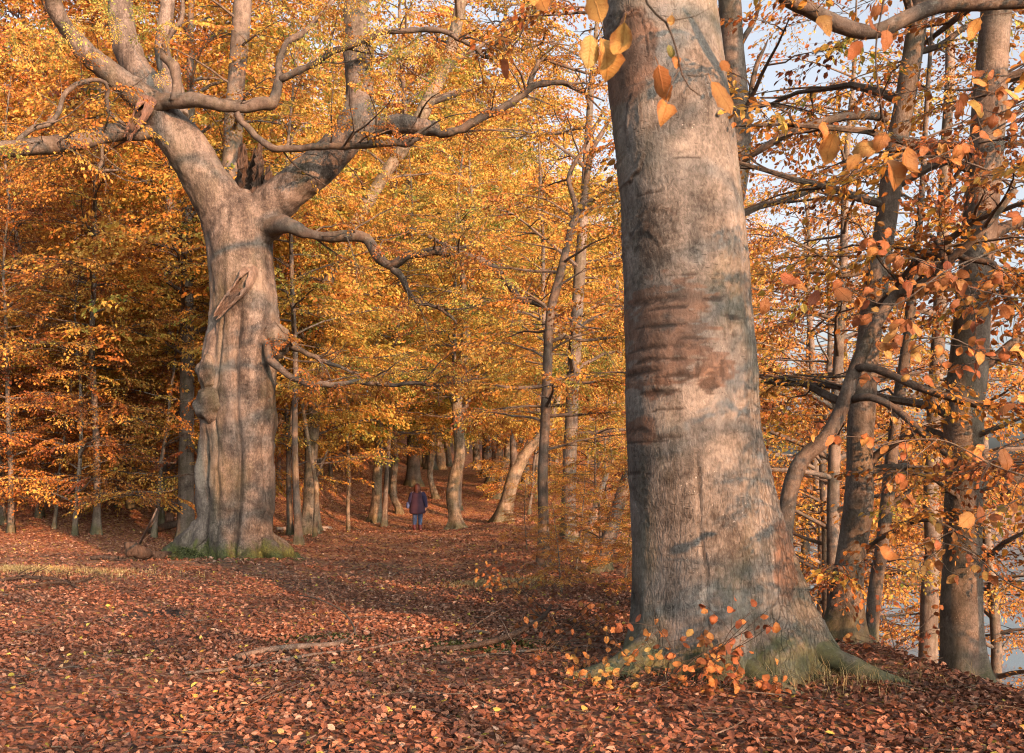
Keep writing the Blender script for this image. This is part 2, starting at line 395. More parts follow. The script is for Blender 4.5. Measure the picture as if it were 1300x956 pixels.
def make_spray(r, leaf=LEAF6, lsize=.075, spacing=.062, sides=11, twigs=True):
    """one flat branchlet, 1 m long along +y: twigs and leaves"""
    g = Geo(); L_p = []; L_d = []
    t = np.linspace(0, 1, 7)
    ph = r.uniform(0, 6)
    axis_ = np.stack([.03 * np.sin(t * 9 + ph), t, -.16 * t * t + .02 * np.sin(t * 7)], 1)
    lines = [(axis_, .0065)]
    for k in range(sides):
        a = .10 + .82 * k / sides; s = 1 if k % 2 else -1
        b = np.array([np.interp(a, t, axis_[:, c]) for c in range(3)])
        ang = s * math.radians(r.uniform(38, 62)); ln = (.48 * (1 - a) + .10) * r.uniform(.7, 1.2)
        u = np.linspace(0, 1, 4)[:, None]
        dv = np.array([math.sin(ang), math.cos(ang), r.uniform(-.25, .18)])
        pl = b + dv * ln * u + np.array([0, .10 * ln, -.22 * ln]) * u * u
        lines.append((pl, .0035))
    for pl, rd in lines:
        seglen = np.linalg.norm(pl[-1] - pl[0]); n = max(2, int(seglen / spacing))
        for k in range(n):
            a = (k + .7) / n; i = a * (len(pl) - 1); j = min(int(i), len(pl) - 2); f = i - j
            p = pl[j] * (1 - f) + pl[j + 1] * f; d = pl[j + 1] - pl[j]; d = d / np.linalg.norm(d)
            s = (1 if k % 2 else -1) * math.radians(r.uniform(25, 65)) * (0 if k == n - 1 else 1)
            dd = np.array([d[0] * math.cos(s) - d[1] * math.sin(s), d[0] * math.sin(s) + d[1] * math.cos(s), d[2] - r.uniform(.0, .7)])
            L_p.append(p + dd * .012); L_d.append(dd)
        if twigs:
            pl = pl[::2] if len(pl) > 4 else pl[[0, -1]]
            V, Q, T = tube(pl, np.linspace(rd, rd * .4, len(pl)), 3, None, 0, caps=False); g.add(V, Q, None, 1)
    L_p = np.array(L_p); L_d = np.array(L_d); n = len(L_p)
    up = np.array([0, 0, 1.]) + r.normal(0, .8, (n, 3)); R = rot_frames(L_d, up)
    V, Q, m = place(leaf, L_p, R, lsize * r.uniform(.55, 1.3, n))
    g.add(V, Q, None, 0, np.repeat(r.normal(0, .12, n), m))
    V = np.concatenate(g.V); Q = np.concatenate(g.Q); mi = np.concatenate(g.mq); t = np.concatenate(g.t)
    return V, Q, mi, t
_r = np.random.default_rng(11)
SPRAY_NEAR = [make_spray(_r, LEAF6, .078, .062, 11) for _ in range(6)]
SPRAY_SPARSE = [make_spray(_r, LEAF6, .080, .082, 10) for _ in range(6)]
SPRAY_BANK = [make_spray(_r, LEAF4, .088, .080, 10) for _ in range(6)]
SPRAY_MID = [make_spray(_r, LEAF4, .088, .062, 11) for _ in range(6)]
SPRAY_FAR = [make_spray(_r, LEAF4, .115, .085, 9, False) for _ in range(6)]
def add_sprays(geo, sprays, tmpl, r, tint, tspread=.10, mleaf=0, mtwig=1):
    """sprays: list of (pos, dir, length)"""
    if not sprays: return
    pos = np.array([s[0] for s in sprays]); d = np.array([s[1] for s in sprays]); ln = np.array([s[2] for s in sprays])
    n = len(pos); d = d / (np.linalg.norm(d, axis=1)[:, None] + 1e-9)
    up = np.array([0, 0, 1.]) + r.normal(0, .42, (n, 3)); R = rot_frames(d, up)
    base = tint + .01 + r.normal(0, tspread * 1.3, n) + .14 * noise3(pos * .45 + 3)
    pick = r.integers(0, len(tmpl), n)
    for k in range(len(tmpl)):
        s = np.nonzero(pick == k)[0]
        if not len(s): continue
        V, Q, mi, t = tmpl[k]
        W, QQ, m = place((V, Q), pos[s], R[s], ln[s])
        tt = np.clip((base[s][:, None] + t[None]).ravel(), 0, 1)
        mm = np.tile(mi, len(s))
        geo.V.append(W); geo.t.append(tt); geo.Q.append(QQ + geo.n); geo.mq.append(np.where(mm == 0, mleaf, mtwig)); geo.n += len(W)

def grow(pts, rad, r, cb, top, n, length, wood, crownwood, sprays, e0=(20, 50), spray_len=1.0, side=7, az0=0, azfilter=None, dens=1.0, taper=.6, droop=1.0):
    """limbs with side branches on the trunk line pts; fills wood (limb tubes), crownwood (thin tubes), sprays"""
    z = pts[:, 2]
    for i in range(n):
        u = (i + r.uniform(0, 1)) / n
        h = cb + (top - cb) * u
        k = int(np.argmin(np.abs(z - h))); p = pts[k].copy(); rt = rad[k]
        az = az0 + i * 2.399 + r.uniform(-.4, .4)
        if azfilter and not azfilter(az): continue
        L = length * (1 - taper * u ** 1.6) * r.uniform(.65, 1.15)
        el = math.radians(r.uniform(*e0)) * (.7 + .6 * u)
        q = [p]; m = 7
        for s in range(m):
            az += r.uniform(-.16, .16); e = el * (1 - 1.1 * droop * (s / m)) + r.uniform(-.12, .12)
            q.append(q[-1] + np.array([math.cos(az) * math.cos(e), math.sin(az) * math.cos(e), math.sin(e)]) * L / m)
        q = np.array(q); r0 = min(.5 * rt, .016 * L + .006)
        wood.append((q, np.linspace(r0, .006, len(q)), 6))
        ns = max(3, int(side * L / 3))
        for j in range(ns):
            a = .18 + .8 * (j + r.uniform(0, .8)) / ns; f = a * m; b = min(int(f), m - 1)
            bp = q[b] + (q[b + 1] - q[b]) * (f - b); d = q[b + 1] - q[b]; d /= np.linalg.norm(d)
            sg = (1 if j % 2 else -1) * math.radians(r.uniform(35, 70))
            dv = np.array([d[0] * math.cos(sg) - d[1] * math.sin(sg), d[0] * math.sin(sg) + d[1] * math.cos(sg), d[2] * .5 + r.uniform(-.15, .25)])
            Ls = L * (.16 + .34 * (1 - a)) * r.uniform(.7, 1.3)
            sp = np.array([bp + dv * Ls * w + np.array([0, 0, -.12 * Ls]) * w * w + r.normal(0, .02, 3) * Ls for w in np.linspace(0, 1, 5)])
            sp[0] = bp
            crownwood.append((sp, np.linspace(max(.006, r0 * .35), .004, 5), 4))
            nsp = max(1, int(Ls / .42 * dens))
            for w in range(nsp):
                aa = (w + .8) / nsp; ff = aa * 4; bb = min(int(ff), 3); pp = sp[bb] + (sp[bb + 1] - sp[bb]) * (ff - bb)
                s2 = (1 if w % 2 else -1) * math.radians(r.uniform(20, 60)) * (0.2 if w == nsp - 1 else 1)
                d2 = np.array([dv[0] * math.cos(s2) - dv[1] * math.sin(s2), dv[0] * math.sin(s2) + dv[1] * math.cos(s2), dv[2] * .4 - r.uniform(0, .35)])
                sprays.append((pp, d2, spray_len * r.uniform(.6, 1.15)))
        sprays.append((q[-2], q[-1] - q[-2], spray_len * r.uniform(.7, 1.1)))
def tubes_into(geo, tubes, mi, step=None):
    for q, rr, seg in tubes:
        V, Q, T = tube(q, rr, seg, step, 0, caps=False); geo.add(V, Q, None, mi)

# ------------------------------------------------------------------ generic trees of the wood (masters; copies share their meshes)
def generic(name, seed, height, r0, cb, length, n, tmpl, tint, spray_len, side, lean=.5, dens=1., e0=(15, 45), wob=.25, droop=1.):
    r = np.random.default_rng(seed)
    k = 9; t = np.linspace(0, 1, k)
    la = r.uniform(0, 6.28)
    pts = np.stack([lean * t * math.cos(la) + wob * np.cumsum(r.normal(0, .35, k)) * t, lean * t * math.sin(la) + wob * np.cumsum(r.normal(0, .35, k)) * t, -.4 + (height + .4) * t], 1)
    rad = r0 * (1 - t) ** .75 + .012
    p, rr = resample(pts, rad, .35)
    wood, cw, sp = [], [], []
    grow(p, rr, r, cb, height * .97, n, length, wood, cw, sp, e0, spray_len, side, dens=dens, droop=droop)
    g = Geo(); V, Q, T = tube(p, rr, 12, None, .05, flare=.7, flare_h=.35, seed=seed, groundz=0.); g.add(V, Q, None, 0)
    tubes_into(g, wood, 0)
    c = Geo(); tubes_into(c, cw, 1); add_sprays(c, sp, tmpl, r, tint)
    print(name, 'sprays', len(sp), 'crown faces', sum(len(q) for q in c.Q))
    return g.mesh(name + '_trunk', [M_BARK]), c.mesh(name + '_crown', [M_LEAF, M_TWIG], smoothed=False, tint=True)
YOUNG = [generic('young_a', 21, 7.5, .06, .7, 2.5, 34, SPRAY_MID, .50, .95, 7, e0=(5, 30)),
         generic('young_b', 22, 9.5, .07, 1.1, 2.8, 38, SPRAY_MID, .42, .95, 7, e0=(5, 35)),
         generic('young_c', 23, 5.5, .045, .45, 2.1, 28, SPRAY_MID, .55, .85, 8, e0=(0, 25))]
MID = [generic('mid_a', 26, 14, .085, 3.6, 3.6, 38, SPRAY_MID, .60, 1.05, 7, e0=(0, 40), wob=.5),
       generic('mid_b', 27, 12, .075, 3.0, 3.4, 36, SPRAY_MID, .56, 1.05, 7, e0=(0, 35), wob=.6)]
TALL = [generic('tall_a', 31, 22, .26, 5.5, 5.0, 44, SPRAY_FAR, .52, 1.5, 8),
        generic('tall_b', 32, 26, .32, 6.5, 5.6, 48, SPRAY_FAR, .46, 1.6, 8),
        generic('tall_c', 33, 18, .20, 3.2, 4.4, 42, SPRAY_FAR, .56, 1.4, 8, lean=1.2, wob=.6)]
SPARSE = [generic('sparse_a', 41, 9, .10, .8, 3.0, 30, SPRAY_BANK, .40, 1.0, 6, e0=(0, 35)),
          generic('sparse_b', 42, 13, .14, 1.4, 3.6, 36, SPRAY_BANK, .36, 1.0, 6, e0=(5, 40), wob=.5)]
def plant(master, x, y, rz, s, label, group, cat='tree', tint=0.0, name='beech_tree', bark=None):
    o = thing(name, label, cat, (x, y, float(gz(x, y))), group)
    o.rotation_euler = (0, 0, rz); o.scale = (s, s, s)
    link('trunk', master[0], o); c = link('crown', master[1], o); c['tint_shift'] = tint; c['kind'] = 'stuff'
    return o

# ------------------------------------------------------------------ the old forked beech on the left
YL = 21.0
def px_path(pts, Y):
    """(px, py, width px[, depth offset]) -> points, radii"""
    p = []; r = []
    for q in pts:
        d = Y + (q[3] if len(q) > 3 else 0); p.append(P(q[0], q[1], d)); r.append(q[2] * .5 / FPX * d)
    return np.array(p), np.array(r)
def remeshed(tubes, voxel, name):
    g = Geo()
    for V, Q, T in tubes: g.add(V, Q, T)
    me = g.mesh('tmp', []); o = link('tmp', me)
    m = o.modifiers.new('r', 'REMESH'); m.mode = 'VOXEL'; m.voxel_size = voxel; m.use_smooth_shade = True
    s = o.modifiers.new('s', 'SMOOTH'); s.factor = .5; s.iterations = 5
    dg = bpy.context.evaluated_depsgraph_get()
    out = bpy.data.meshes.new_from_object(o.evaluated_get(dg)); out.name = name
    bpy.data.objects.remove(o); bpy.data.meshes.remove(me)
    return out
def get_co(me):
    a = np.empty(len(me.vertices) * 3, np.float32); me.vertices.foreach_get('co', a); return a.reshape(-1, 3).astype(float)
def get_no(me):
    a = np.empty(len(me.vertices) * 3, np.float32); me.vertices.foreach_get('normal', a); return a.reshape(-1, 3).astype(float)
LB = P(298, 712, YL); LB[2] = float(gz(LB[0], LB[1]))
lt = []
trunkL = [(300, 740, 124), (299, 712, 112), (298, 690, 106), (299, 660, 103), (301, 620, 101), (302, 560, 101), (303, 500, 99), (306, 450, 98), (310, 410, 95), (308, 360, 93), (305, 310, 92), (306, 275, 92), (307, 258, 70), (308, 246, 34), (308, 240, 8)]
p, r_ = px_path(trunkL, YL); p2, r2 = resample(p, r_ * .90, .08)
V, Q, T = tube(p2, r2, 64, None, .03, 1.2); lt.append((V, Q, T))
def add_limb(pts, Y=YL, seg=20, rough=.07, step=.1, seed=0):
    p, r_ = px_path(pts, Y); p2, r2 = resample(p, r_ * .82, step); lt.append(tube(p2, r2, seg, None, rough, 1.3, seed=seed))
# left fork and its three continuations
add_limb([(292, 300, 70), (280, 262, 72, -.1), (258, 222, 68, -.2), (236, 188, 66, -.3), (214, 160, 60, -.35), (200, 138, 54, -.4)], seed=1)
add_limb([(212, 158, 52, -.35), (190, 132, 44, -.6), (160, 108, 38, -.9), (128, 82, 34, -1.2), (100, 55, 30, -1.5), (78, 25, 27, -1.8), (62, -15, 24, -2.1), (40, -80, 18, -2.6), (0, -160, 10, -3)], seed=2)
add_limb([(214, 160, 56, -.1), (196, 122, 50, .2), (172, 85, 42, .4), (156, 40, 40, .5), (152, -10, 38, .6), (160, -90, 28, .7), (150, -190, 12, .8)], seed=3)
add_limb([(222, 150, 44, .3), (214, 100, 32, .6), (206, 60, 24, .7), (212, 10, 22, .8), (222, -60, 16, .9), (230, -140, 8, 1)], seed=4)
# right fork
add_limb([(318, 300, 66), (345, 262, 62, -.1), (380, 232, 58, -.2), (415, 202, 53, -.2), (444, 168, 50, -.2), (456, 130, 47, -.2), (453, 80, 42, -.1), (452, 30, 38), (460, -20, 34), (480, -100, 24), (500, -190, 10)], seed=5)
add_limb([(446, 170, 40, -.2), (480, 160, 32, -.3), (515, 158, 27, -.4), (545, 163, 22, -.5), (556, 160, 16, -.5)], seed=6)
# knots / collars
for x, y, w in [(343, 288, 34), (326, 428, 26), (316, 352, 34), (352, 432, 34), (266, 470, 26)]:
    p, r_ = px_path([(x - 6, y + 6, w, -.15), (x, y, w * 1.05, -.35), (x + 4, y - 2, w * .6, -.55)], YL); lt.append(tube(*resample(p, r_, .05), 16, None, .05))
# buttress roots spreading over the ground
for a, L, w in [(-2.95, 1.25, .34), (-2.35, .85, .27), (-1.75, .75, .25), (-1.2, .72, .26), (-.8, .85, .22), (-.3, 1.05, .27), (.3, 1.2, .22), (1.2, 1.1, .3), (2.2, 1.1, .3)]:
    q = []
    for k, (s, h) in enumerate([(.25, .62), (.55, .36), (.8, .17), (1.05, .03), (1.35, -.16)]):
        s2 = s * L / 1.05 + .25; x, y = LB[0] + math.cos(a + .12 * k * math.sin(a * 3)) * s2, LB[1] + math.sin(a + .12 * k * math.sin(a * 3)) * s2
        q.append((x, y, float(gz(x, y)) + h))
    lt.append(tube(*resample(q, [w * 1.0, w * .8, w * .58, w * .42, w * .25], .08), 14, None, .08, seed=a))
me = remeshed(lt, .041, 'old_beech_trunk')
co = get_co(me); no = get_no(me)
low = 1 - smooth(5.2, 6.6, co[:, 2])
axx = np.interp(co[:, 2], p_z := np.array([0, 1, 3, 5, 6.5]), [P(299, 700, YL)[0], P(299, 660, YL)[0], P(303, 520, YL)[0], P(308, 400, YL)[0], P(306, 300, YL)[0]])
ang = np.arctan2(co[:, 1] - YL, co[:, 0] - axx)          # -pi/2 faces the camera
def groove(c, w, d, z0, z1): return -d * np.exp(-((ang - c - .06 * np.sin(co[:, 2] * 1.3) - .16 * noise3(np.column_stack([co[:, 2] * .9, co[:, 2] * 0 + c * 7, co[:, 2] * 0]))) / w) ** 2) * smooth(z0 - .4, z0 + .3, co[:, 2]) * (1 - smooth(z1 - .6, z1 + .3, co[:, 2])) * low
disp = groove(-1.36, .07, .15, .3, 5.2) + groove(-2.35, .12, .24, .2, 2.6) + groove(-1.9, .05, .05, .4, 5.6) + groove(-.72, .06, .05, .8, 3.2) + groove(-2.75, .06, .06, .6, 5.6)
tw = ang - .10 * np.sin(co[:, 2] * .9)
disp = disp + low * (.12 * np.exp(-((tw + .78) / .5) ** 2) - .05 * np.exp(-((tw + 1.95) / .5) ** 2)) * smooth(.3, 1.2, co[:, 2])
disp = disp + .035 * fbm(co * np.array([2.6, 2.6, 1.1]), 3) + .022 * fbm(co * np.array([7, 7, 1.6]) + 4, 3) * low + .020 * (1 - np.abs(noise3(co * np.array([5, 5, 2.2]) + 2))) ** 6 * low + .012 * fbm(co * np.array([9, 9, 5.]), 2)
disp = disp + .11 * np.maximum(0, noise3(co * 1.7 + 9)) ** 2 * low
co = co + no * disp[:, None]
me.vertices.foreach_set('co', (co - LB).astype(np.float32).ravel())
fa = me.attributes.new('fissure', 'FLOAT', 'POINT'); fa.data.foreach_set('value', (.35 + .65 * smooth(1.8, .4, co[:, 2] - LB[2])).astype(np.float32))
me.materials.clear(); me.materials.append(M_HERO_L); me.polygons.foreach_set('use_smooth', np.ones(len(me.polygons), bool)); me.update()
old = thing('beech_tree', 'massive old forked beech with a burr and broken limbs, left of the path', 'tree', LB)
link('trunk', me, old)
print('old beech verts', len(co))
# burr
def blob(c, r, amp, fr, seed, squash=(1, 1, 1), n=24):
    th = np.linspace(0, math.pi, n); ph = np.arange(2 * n) / (2 * n) * 2 * math.pi
    D = np.stack([np.sin(th)[:, None] * np.cos(ph)[None], np.sin(th)[:, None] * np.sin(ph)[None], np.repeat(np.cos(th)[:, None], 2 * n, 1)], -1).reshape(-1, 3)
    V = D * (r * (1 + amp * fbm(D * fr + seed, 3)))[:, None] * np.array(squash) + np.array(c)
    i = np.arange(n - 1)[:, None] * 2 * n; j = np.arange(2 * n)[None]; k = (j + 1) % (2 * n)
    return V, np.stack([i + j, i + 2 * n + j, i + 2 * n + k, i + k], -1).reshape(-1, 4)
g = Geo(); V, Q = blob(P(269, 514, YL - .42), .36, .16, 1.9, 4, (1., .9, 1.05)); g.add(V, Q)
V, Q = blob(P(266, 474, YL - .40), .27, .14, 1.8, 8, (.8, .9, 1.5)); g.add(V, Q)
link('burr', g.mesh('burr', [M_HERO_L], LB), old, label='bulging rust coloured burr low on the trunk')
# hollow broken stub and jagged stump between the forks
def stub_part(name, path, Y, mat, jag=.25, opening=0., seed=0, label=None, wall=.78):
    """splintered branch end; opening = angle of the split that faces the viewer"""
    p, r_ = px_path(path, Y); p2, r2 = resample(p, r_, .04); t, n_, b_ = frames(p2); seg = 26; m = len(p2)
    rr = np.random.default_rng(seed); g = Geo()
    ends = rr.uniform(0, 1, seg + 1); ends = (ends + np.roll(ends, 1)) / 2 * jag
    cam_dir = np.array([.15, -1, .1]); a0 = math.atan2(cam_dir.dot(b_[m // 2]), cam_dir.dot(n_[m // 2]))
    rows = []
    for f, idx in ((1., range(m)), (wall, range(m - 1, -1, -1))):
        for i in idx:
            a = i / (m - 1); op = opening * smooth(.1, .5, a) * (1 + .25 * math.sin(i * 1.1))
            th = a0 + op / 2 + (6.2832 - op) * np.arange(seg + 1) / seg
            wob = 1 + .16 * np.sin(th * 3 + i * .25) + .07 * np.sin(th * 8 + i * .6)
            rows.append(p2[i] + (np.cos(th)[:, None] * n_[i] + np.sin(th)[:, None] * b_[i]) * (r2[i] * f * wob)[:, None] - t[i] * (ends * max(0, a - .35) * 1.5)[:, None])
    V = np.vstack(rows); w = seg + 1; k = len(rows); i = np.arange(k - 1)[:, None] * w; j = np.arange(seg)[None]
    FQ = np.stack([i + j, i + j + 1, i + w + j + 1, i + w + j], -1)
    g.add(V, FQ[:m].reshape(-1, 4), None, 0); g.Q.append(FQ[m:].reshape(-1, 4)); g.mq.append(np.ones(FQ[m:].shape[0] * seg))
    e = (np.arange(m - 1))[:, None]; 
    for s0 in (0, seg):   # close the lips of the split
        g.Q.append(np.stack([e * w + s0, (e + 1) * w + s0, (2 * m - 2 - e) * w + s0, (2 * m - 1 - e) * w + s0], -1).reshape(-1, 4)); g.mq.append(np.zeros(m - 1))
    o = link(name, g.mesh(name, [mat, M_ROT], LB, smoothed=False), old)
    if label: o['label'] = label
stub_part('broken_branch_stub', [(318, 345, 22, -.5), (308, 360, 19, -.8), (292, 380, 15, -1.0), (276, 400, 10, -1.15), (271, 406, 6, -1.2)], YL, M_LOG, .30, 2.4, 3, 'hollow split branch stub hanging from the trunk')
stub_part('jagged_stump', [(310, 285, 34, .25), (313, 245, 32, .25), (318, 205, 30, .25), (320, 172, 26, .25)], YL, M_ROT, .6, 1.0, 5, 'dark jagged stump left between the two forks')
stub_part('jagged_stump', [(326, 280, 24, .1), (332, 240, 21, .1), (338, 205, 17, .1)], YL, M_ROT, .35, .5, 6)
stub_part('broken_branch_stub', [(190, 128, 20, -.9), (176, 148, 17, -1.1), (166, 168, 13, -1.2), (160, 180, 9, -1.25)], YL, M_RAW, .25, 1.2, 7)
# branches of the old beech
LBR = [
    ([(186, 140, 22, -.6), (198, 132, 20, -.8), (235, 128, 18, -1), (285, 131, 17, -1), (325, 131, 16, -.9), (345, 130, 15, -.8), (352, 108, 11, -.7), (352, 85, 9, -.6), (366, 55, 8, -.5), (385, 38, 8, -.4), (402, 26, 7, -.2), (440, -20, 5)], 12),
    ([(222, 130, 15, -1), (223, 105, 14, -1), (222, 84, 13, -1), (208, 72, 10, -1), (214, 50, 7, -1), (230, 20, 6, -1), (226, -20, 4, -1)], 10),
    ([(215, 165, 22, -.1), (180, 170, 20, -.7), (140, 172, 20, -1.2), (95, 180, 21, -1.8), (48, 188, 21, -2.4), (0, 194, 22, -3), (-60, 204, 20, -3.6), (-140, 200, 14, -4)], 12),
    ([(22, 184, 7, -2.7), (45, 163, 7, -2.6), (65, 150, 7, -2.4), (85, 118, 6, -2.2), (108, 103, 6, -2), (132, 103, 5, -1.8), (136, 120, 5.5, -1.6), (142, 140, 6, -1.4), (160, 160, 7, -1.2)], 8),
    ([(300, 143, 9, -1), (314, 160, 9, -1), (328, 178, 9, -1.05), (352, 188, 9, -1.1), (400, 186, 9, -1.2), (465, 183, 10, -1.3), (520, 180, 10, -1.4), (546, 166, 10, -1.5), (572, 170, 10, -1.6), (620, 146, 11, -1.7), (668, 116, 9, -1.8), (708, 105, 7, -1.9), (735, 112, 5, -2), (768, 128, 3, -2)], 9),
    ([(672, 115, 7, -1.8), (682, 88, 6, -1.8), (690, 78, 5, -1.8), (730, 88, 4, -1.8), (780, 95, 3, -1.8)], 7),
    ([(353, 103, 9, -.7), (378, 88, 9, -.8), (402, 76, 8, -.9), (447, 58, 8, -1), (500, 42, 7, -1.1), (560, 39, 7, -1.2), (580, 48, 6, -1.2), (600, 58, 6, -1.2), (622, 72, 5, -1.2), (660, 62, 4, -1.2), (720, 48, 3, -1.2)], 8),
    ([(345, 285, 30, -.35), (360, 288, 22, -.6), (378, 293, 16, -.7), (420, 302, 15, -.8), (462, 301, 14, -.9), (480, 322, 14, -1), (497, 335, 13, -1), (528, 324, 12, -1.1), (580, 322, 11, -1.2), (622, 337, 11, -1.3), (644, 360, 9, -1.3), (662, 380, 8, -1.4), (698, 393, 6, -1.4), (720, 405, 3, -1.4)], 12),
    ([(497, 336, 10, -1), (512, 355, 9, -1), (522, 372, 7, -1), (530, 382, 6, -1), (556, 388, 5, -1), (572, 400, 4, -1), (580, 412, 2, -1)], 8),
    ([(325, 428, 20, -.5), (334, 436, 13, -.65), (344, 455, 11, -.75), (364, 474, 9, -.85), (390, 489, 8, -.95), (420, 490, 7, -1), (452, 485, 7, -1), (500, 490, 6, -1), (560, 488, 5, -1.1), (620, 478, 3, -1.1)], 9),
    ([(352, 430, 16, -.2), (375, 440, 9, -.3), (402, 452, 7, -.3), (430, 468, 5, -.3), (460, 475, 3, -.3)], 8),
    ([(520, 290, 5, -1.2), (560, 310, 5, -1.2), (600, 330, 4, -1.2), (640, 350, 3, -1.2)], 6),
    ([(130, 172, 6, -1.3), (132, 200, 5, -1.4), (128, 212, 6, -1.4), (150, 216, 5, -1.5)], 6),
]
LBW = []
for pts, seg in LBR:
    p, r_ = px_path(pts, YL); r_[-1] *= .4; p2, r2 = resample(p, r_, .12)
    if len(p2) > 3: p2[1:-1] += .055 * np.stack([fbm(p2[1:-1] * 2.0 + k, 3) for k in (1, 5, 9)], 1)
    g = Geo(); V, Q, T = tube(p2, r2, seg, None, .22, 2.2); g.add(V, Q, T)
    link('branch', g.mesh('branch', [M_BARK_D], LB), old); LBW.append(p2)
# twigs and leaves of the old beech
r = np.random.default_rng(5); cw = []; sp = []; gsp = []
def twigs_on(path, n, L, sprays, dens=1., up=.2, rr=None):
    rr = rr or r
    for i in range(n):
        k = int(rr.uniform(.15, 1) * (len(path) - 2)); b = path[k]; d = path[k + 1] - path[k]; d = d / np.linalg.norm(d)
        sg = (1 if i % 2 else -1) * math.radians(rr.uniform(30, 80)); l = L * rr.uniform(.5, 1.2)
        dv = np.array([d[0] * math.cos(sg) - d[1] * math.sin(sg), d[0] * math.sin(sg) + d[1] * math.cos(sg), d[2] * .5 + rr.uniform(-.3, .5) * 1 + up - .1])
        dv /= np.linalg.norm(dv); q = [b]; a = dv.copy()
        for s in range(5): a = a + rr.normal(0, .22, 3); a /= np.linalg.norm(a); q.append(q[-1] + a * l / 5)
        q = np.array(q); cw.append((q, np.linspace(.016 * l / 1.5 + .004, .004, 6), 5))
        for w in range(max(1, int(l / .5 * dens)) if dens else 0):
            j = rr.integers(1, 5); s2 = rr.uniform(-1, 1); dd = q[j + 1] - q[j]; dd /= np.linalg.norm(dd)
            sprays.append((q[j], np.array([dd[0] * math.cos(s2) - dd[1] * math.sin(s2), dd[0] * math.sin(s2) + dd[1] * math.cos(s2), dd[2] * .4 - rr.uniform(0, .3)]), rr.uniform(.5, 1.)))
for k, n, L, ds in [(0, 6, 1.4, .7), (2, 12, 2.0, .9), (3, 5, 1.0, .4), (4, 22, 1.8, .8), (5, 8, 1.2, 1), (6, 20, 1.7, 1.0), (7, 22, 1.9, .8), (8, 9, 1.3, 1.), (9, 14, 1.5, 1.), (10, 7, 1.3, 1), (11, 6, 1., 1), (1, 3, 1., .6)]:
    twigs_on(LBW[k], n, L, sp, ds)
for k in range(len(LBW)): twigs_on(LBW[k], 10, .9, sp, 0, .15)
for line, n in [([(62, -15, 1, -2.1), (20, -100, 1, -2.8), (-20, -180, 1, -3.2)], 14), ([(152, -10, 1, .6), (160, -90, 1, .7), (150, -190, 1, .8)], 14), ([(222, -20, 1, .8), (226, -90, 1, .9)], 8), ([(458, 0, 1), (480, -100, 1), (500, -190, 1)], 22)]:
    p, r_ = px_path(line, YL); twigs_on(resample(p, r_, .2)[0], n, 3.2, sp, 1.3, .1)
for cx, cy, n, rx, ry in [(25, 35, 16, 30, 40), (90, 40, 12, 25, 28), (140, 18, 9, 18, 20), (205, 40, 7, 14, 40), (420, 30, 14, 50, 30), (500, 75, 26, 55, 60), (560, 60, 10, 30, 40)]:
    for i in range(n):
        pp = P(cx + r.normal(0, rx * .6), cy + r.normal(0, ry * .6) - 8, YL - 1.8 + r.normal(0, .5)); gsp.append((pp, np.array([r.normal(), r.normal(), -.7]), r.uniform(.35, .75)))
c = Geo(); tubes_into(c, cw, 1); add_sprays(c, sp, SPRAY_NEAR, r, .52, .09); add_sprays(c, gsp, SPRAY_NEAR, r, .80, .07)
o = link('crown', c.mesh('old_beech_crown', [M_LEAF, M_BARK_D], LB, False, True), old); o['kind'] = 'stuff'

# ------------------------------------------------------------------ the great smooth beech on the right
YR = 8.5
RB = P(905, 850, YR); RB[2] = float(gz(RB[0], RB[1]))
prof = [(918, 930, 236), (916, 850, 226), (913, 800, 218), (907, 760, 204), (902, 720, 193), (896, 680, 184), (890, 640, 177), (884, 600, 171), (877, 550, 165), (875, 500, 163), (873, 430, 162), (869, 350, 160), (864, 270, 157), (857, 200, 155), (849, 130, 153), (842, 60, 151), (836, 0, 147), (828, -80, 142), (815, -200, 134), (800, -330, 126), (788, -480, 110), (770, -700, 80), (760, -950, 40), (755, -1100, 12)]
p, r_ = px_path(prof, YR)
NSEG = 200
# arc-length resampling, fine in view
pp, rr_ = resample(p, r_, .0145)
keep = np.concatenate([np.nonzero(pp[:, 2] < 6.6)[0], np.nonzero(pp[:, 2] >= 6.6)[0][::14]])
pp, rr_ = pp[keep], rr_[keep]
t, nn, bb = frames(pp); th = np.arange(NSEG) / NSEG * 2 * math.pi
D = np.cos(th)[None, :, None] * np.array([1., 0, 0]) + np.sin(th)[None, :, None] * np.array([0, 1., 0])
D = np.repeat(D, len(pp), 0)
Z = np.repeat((pp[:, 2] - RB[2])[:, None], NSEG, 1); TH = np.repeat(((th + math.pi) % (2 * math.pi) - math.pi)[None], len(pp), 0)   # camera side is -pi/2, right side 0
R = np.repeat(rr_[:, None], NSEG, 1)
low = np.exp(-np.maximum(Z, 0) / .42); low2 = np.exp(-np.maximum(Z, 0) / .9)
def lobe(c, w): d = np.abs((TH - c + math.pi) % (2 * math.pi) - math.pi); return np.exp(-(d / w) ** 2)
fl = .62 * lobe(-.25, .42) + .42 * lobe(-1.05, .25) + .30 * lobe(-1.75, .28) + .55 * lobe(-2.85, .35) + .5 * lobe(.9, .4) + .5 * lobe(2., .4) - .10 * lobe(-.68, .16) - .14 * lobe(-1.42, .14) - .12 * lobe(-2.25, .2)
R = R * (1 + .46 * low * fl) + .07 * low2 * (lobe(-.2, .5) - .55 * lobe(-1.38, .13) - .35 * lobe(-.62, .12))
R = R * (1 - .05 * lobe(-.95, .12) * smooth(4.5, 2.5, Z) * smooth(.5, 1.2, Z) - .035 * lobe(-.55, .16) * smooth(.6, 1.5, Z) * smooth(5.5, 4, Z) + .03 * lobe(-.2, .3) * smooth(4, 2, Z))
base = pp[:, None] + D * R[..., None]; q = base.reshape(-1, 3)
